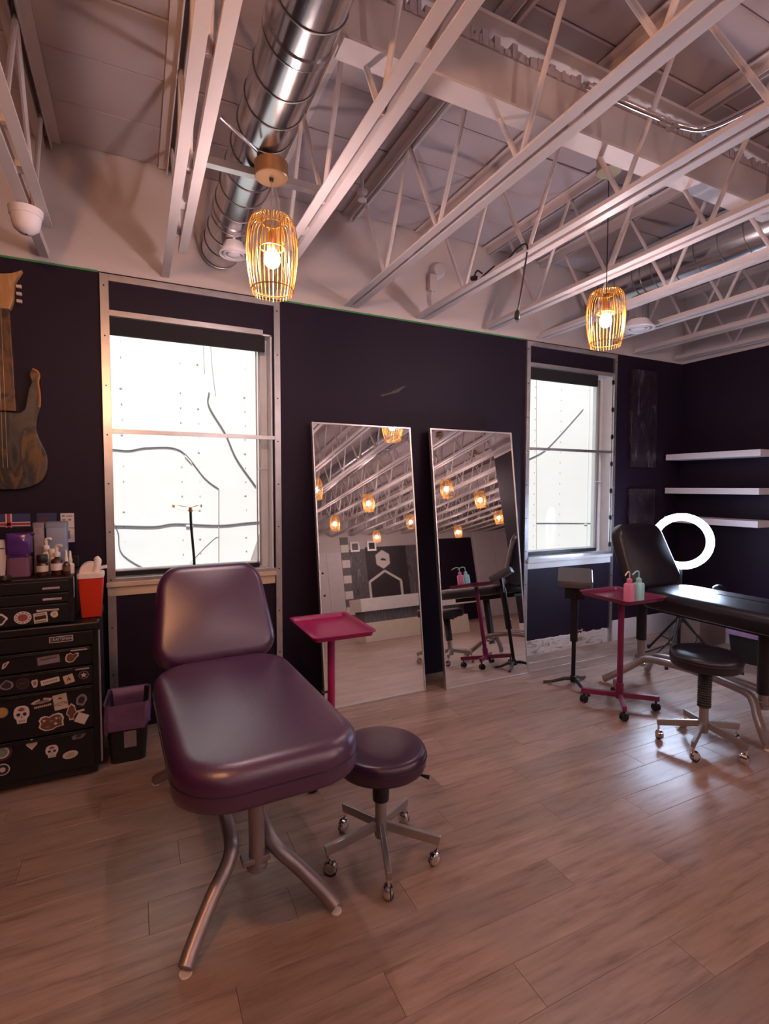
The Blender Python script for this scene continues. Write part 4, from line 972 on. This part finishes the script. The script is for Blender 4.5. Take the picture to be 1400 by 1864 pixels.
for k in (-1, 0, 1): stick(s_, rotp(rc(.040-.008*abs(k), .003), 6), -.326, .140+k*.008, yd-.0016, 'grey_st', o6, 'print')
s_ = two(d4, circ(.029, 24), -.607, .130, yd, 'white_st', 'dark_st', o6, .84); stick(s_, circ(.012, 16), -.607, .130, yd-.0016, 'cream', o6, 'print')

# ------------------------------------------------------------------ things on the chests
ZU = .8065+.2365
t = thing('sharps_container', 'red sharps container with cloudy lid on the tool chest edge', 'sharps container', (-.2235, 3.13, .8065))
MB().rloft(.118, .11, .014, [(.020, 0), (.014, .004), (.006, .12), (0, .215)], 4).build('bin_body', 'red', t)
MB().rloft(.124, .120, .016, [(0, .212), (0, .232), (.01, .238), (.02, .238)], 4).build('lid', 'cloudy', t)
b = MB(); b.loft([[(-.006+.05*math.cos(a)*f, .01+q, .236+.055*math.sin(a)*f) for a in [PI*i/14 for i in range(15)]] for q, f in ((-.04, .9), (-.02, 1), (.03, 1), (.05, .9))]); b.build('drop_flap', 'cloudy', t)
MB().tube(spline([(.02, -.02, .236), (.03, -.02, .27), (.034, -.015, .30), (.024, -.01, .315)], 4), [.018]*9+[.015]*3+[.01], 10).build('lid_tab', 'cloudy', t)
MB().bar((.02, .0, .255), (.075, .0, .262), .05, .012).build('side_flap', 'cloudy', t, smooth=False)
def bottle(label, loc, r, h, body, cap, labm, kind):
    t = thing('bottle', label, 'bottle', loc)
    MB().lathe([(r*.92, 0), (r, .004), (r, h*.72), (r*.85, h*.82), (r*.42, h*.9), (r*.42, h)], 22).build('bottle_body', body, t)
    if labm: MB().lathe([(r+.0006, h*.28), (r+.0006, h*.64)], 22, capb=False, capt=False).build('paper_label', labm, t)
    if kind == 'pump':
        MB().lathe([(r*.62, h*.97), (r*.66, h), (r*.62, h+.018), (r*.3, h+.022), (r*.28, h+.04)], 18).build('pump_collar', cap, t)
        MB().tube(spline([(0, 0, h+.035), (.0, 0, h+.05), (.012, -.006, h+.056), (.026, -.01, h+.05)], 4), [.008]*6+[.007]*6+[.004], 8).build('pump_head', cap, t)
    elif kind == 'dropper':
        MB().lathe([(r*.5, h*.96), (r*.52, h), (r*.5, h+.014), (r*.36, h+.02), (r*.3, h+.05), (r*.1, h+.058)], 16).build('dropper_cap', cap, t)
    else:
        MB().lathe([(r*.9, h*.84), (r*.95, h*.86), (r*.95, h+.02), (r*.85, h+.024)], 20).build('screw_cap', cap, t)
    return t
bottle('dark jar bottle with cream label on the upper chest', (-.435, 3.10, ZU), .026, .085, 'amber', 'blackp', 'cream', 'cap')
bottle('amber foam pump bottle with white pump on the upper chest', (-.372, 3.10, ZU), .027, .098, 'amber', 'offwhite', 'white_st', 'pump')
bottle('slim amber dropper bottle with cream cap at the right of upper chest', (-.330, 3.09, ZU), .017, .072, 'amber', 'offwhite', 'brown_st', 'dropper')
bottle('cream nozzle bottle at the rear right corner of upper chest', (-.316, 3.13, ZU), .018, .062, 'offwhite', 'offwhite', None, 'dropper')
bottle('tall cream pump bottle behind the dark jar on upper chest', (-.425, 3.17, ZU), .022, .128, 'offwhite', 'offwhite', None, 'pump')
bottle('short cream tub behind the amber bottles on upper chest', (-.398, 3.165, ZU), .020, .105, 'offwhite', 'offwhite', None, 'cap')
t = thing('storage_jar', 'cloudy rose square jar under the violet tub', 'jar', (-.535, 3.13, ZU))
MB().rloft(.098, .098, .018, [(.006, 0), (0, .006), (0, .095), (.006, .10)], 4).build('jar_body', 'rose_t', t); MB().rloft(.086, .086, .016, [(0, .10), (0, .113)], 4).build('jar_lid', 'violet_t', t)
for q in (-1, 1): MB().box(q*.038-.004, q*.038+.004, -.047, -.043, .095, .118).build('clasp', 'chrome', t, smooth=False)
t = thing('violet_tub', 'glossy violet tub stacked on the rose jar', 'tub', (-.535, 3.13, ZU+.1135))
MB().rloft(.106, .10, .02, [(.006, 0), (0, .008), (0, .098), (.004, .104), (.012, .104), (.014, .02)], 4).build('tub_body', 'violet_t', t)
MB().tube(spline([(.045, -.03, .10), (.062, -.03, .108), (.062, .02, .10), (.05, .03, .09)], 4), .004, 6).build('tub_handle', 'violet_t', t)
t = thing('storage_box', 'tall blue-grey box behind bottles on the upper chest', 'box', (-.385, 3.25, ZU)); MB().rloft(.092, .09, .008, [(.003, 0), (0, .004), (0, .258), (.003, .262)], 3).build('box_body', 'bluegrey', t); MB().rloft(.096, .094, .008, [(0, .238), (0, .264), (.004, .266)], 3).build('box_lid', 'bluegrey', t)
t = thing('storage_box', 'narrow grey box left of the blue-grey box on upper chest', 'box', (-.463, 3.25, ZU)); MB().rloft(.050, .09, .008, [(.003, 0), (0, .004), (0, .258), (.003, .262)], 3).build('box_body', 'grey_st', t); MB().rloft(.053, .094, .008, [(0, .240), (0, .262), (.004, .264)], 3).build('box_lid', 'grey_st', t)
t = thing('coffin_box', 'small white coffin-shaped box with dark cross at the left edge', 'box', (-.615, 3.12, ZU))
cof = [(-.022, 0), (.022, 0), (.034, .15), (.022, .19), (-.022, .19), (-.034, .15)]
MB().prism(cof, -.02, .02).build('box_body', 'white_st', t, smooth=False, bevel=.003)
MB().box(-.003, .003, -.0215, -.0195, .02, .185).box(-.024, .024, -.0215, -.0195, .145, .151).build('cross_trim', 'blackp', t, smooth=False)
MB().prism(scale(cof, 1.0), -.0203, -.0198).build('lid_face', 'white_st', t, smooth=False)
t = thing('flag_card', 'small navy flag with red cross taped to the wall above chest', 'flag', (-.625, D, 1.268))
MB().box(-.09, .083, -.004, -.001, 0, .076).build('field', 'flag_blue', t, smooth=False)
MB().box(-.09, .083, -.0048, -.004, .006, .030).box(-.032, -.002, -.0048, -.004, 0, .076).build('white_cross', 'flag_white', t, smooth=False)
MB().box(-.09, .083, -.0056, -.0048, .011, .025).box(-.025, -.009, -.0056, -.0048, 0, .076).build('red_cross', 'flag_red', t, smooth=False)
t = thing('wall_card', 'white printed card fixed to the wall above the tool chest', 'card', (-.362, D, 1.172))
MB().box(-.034, .034, -.004, -.001, .085, .17).build('card', 'white_st', t, smooth=False, bevel=.001); MB().box(-.010, .034, -.004, -.001, 0, .082).build('lower_card', 'white_st', t, smooth=False, bevel=.001)
b = MB()
for x0, x1, z0, z1 in ((-.026, -.012, .148, .160), (-.006, .026, .150, .156), (-.026, -.008, .128, .136), (.004, .020, .126, .138), (.0, .012, .02, .07)): b.box(x0, x1, -.0048, -.004, z0, z1)
b.build('print', 'grey_st', t, smooth=False)
t = thing('wall_figure', 'small pink and dark picture card on the wall behind grey boxes', 'card', (-.465, D, 1.27))
MB().box(-.045, .05, -.003, -.001, -.01, .075).build('card', 'flag_blue', t, smooth=False); MB().prism(blob(.05, .05, 61), -.004, -.003, mtx=Matrix.Translation((-.01, 0, .03))).build('print', 'plum_st', t, smooth=False)
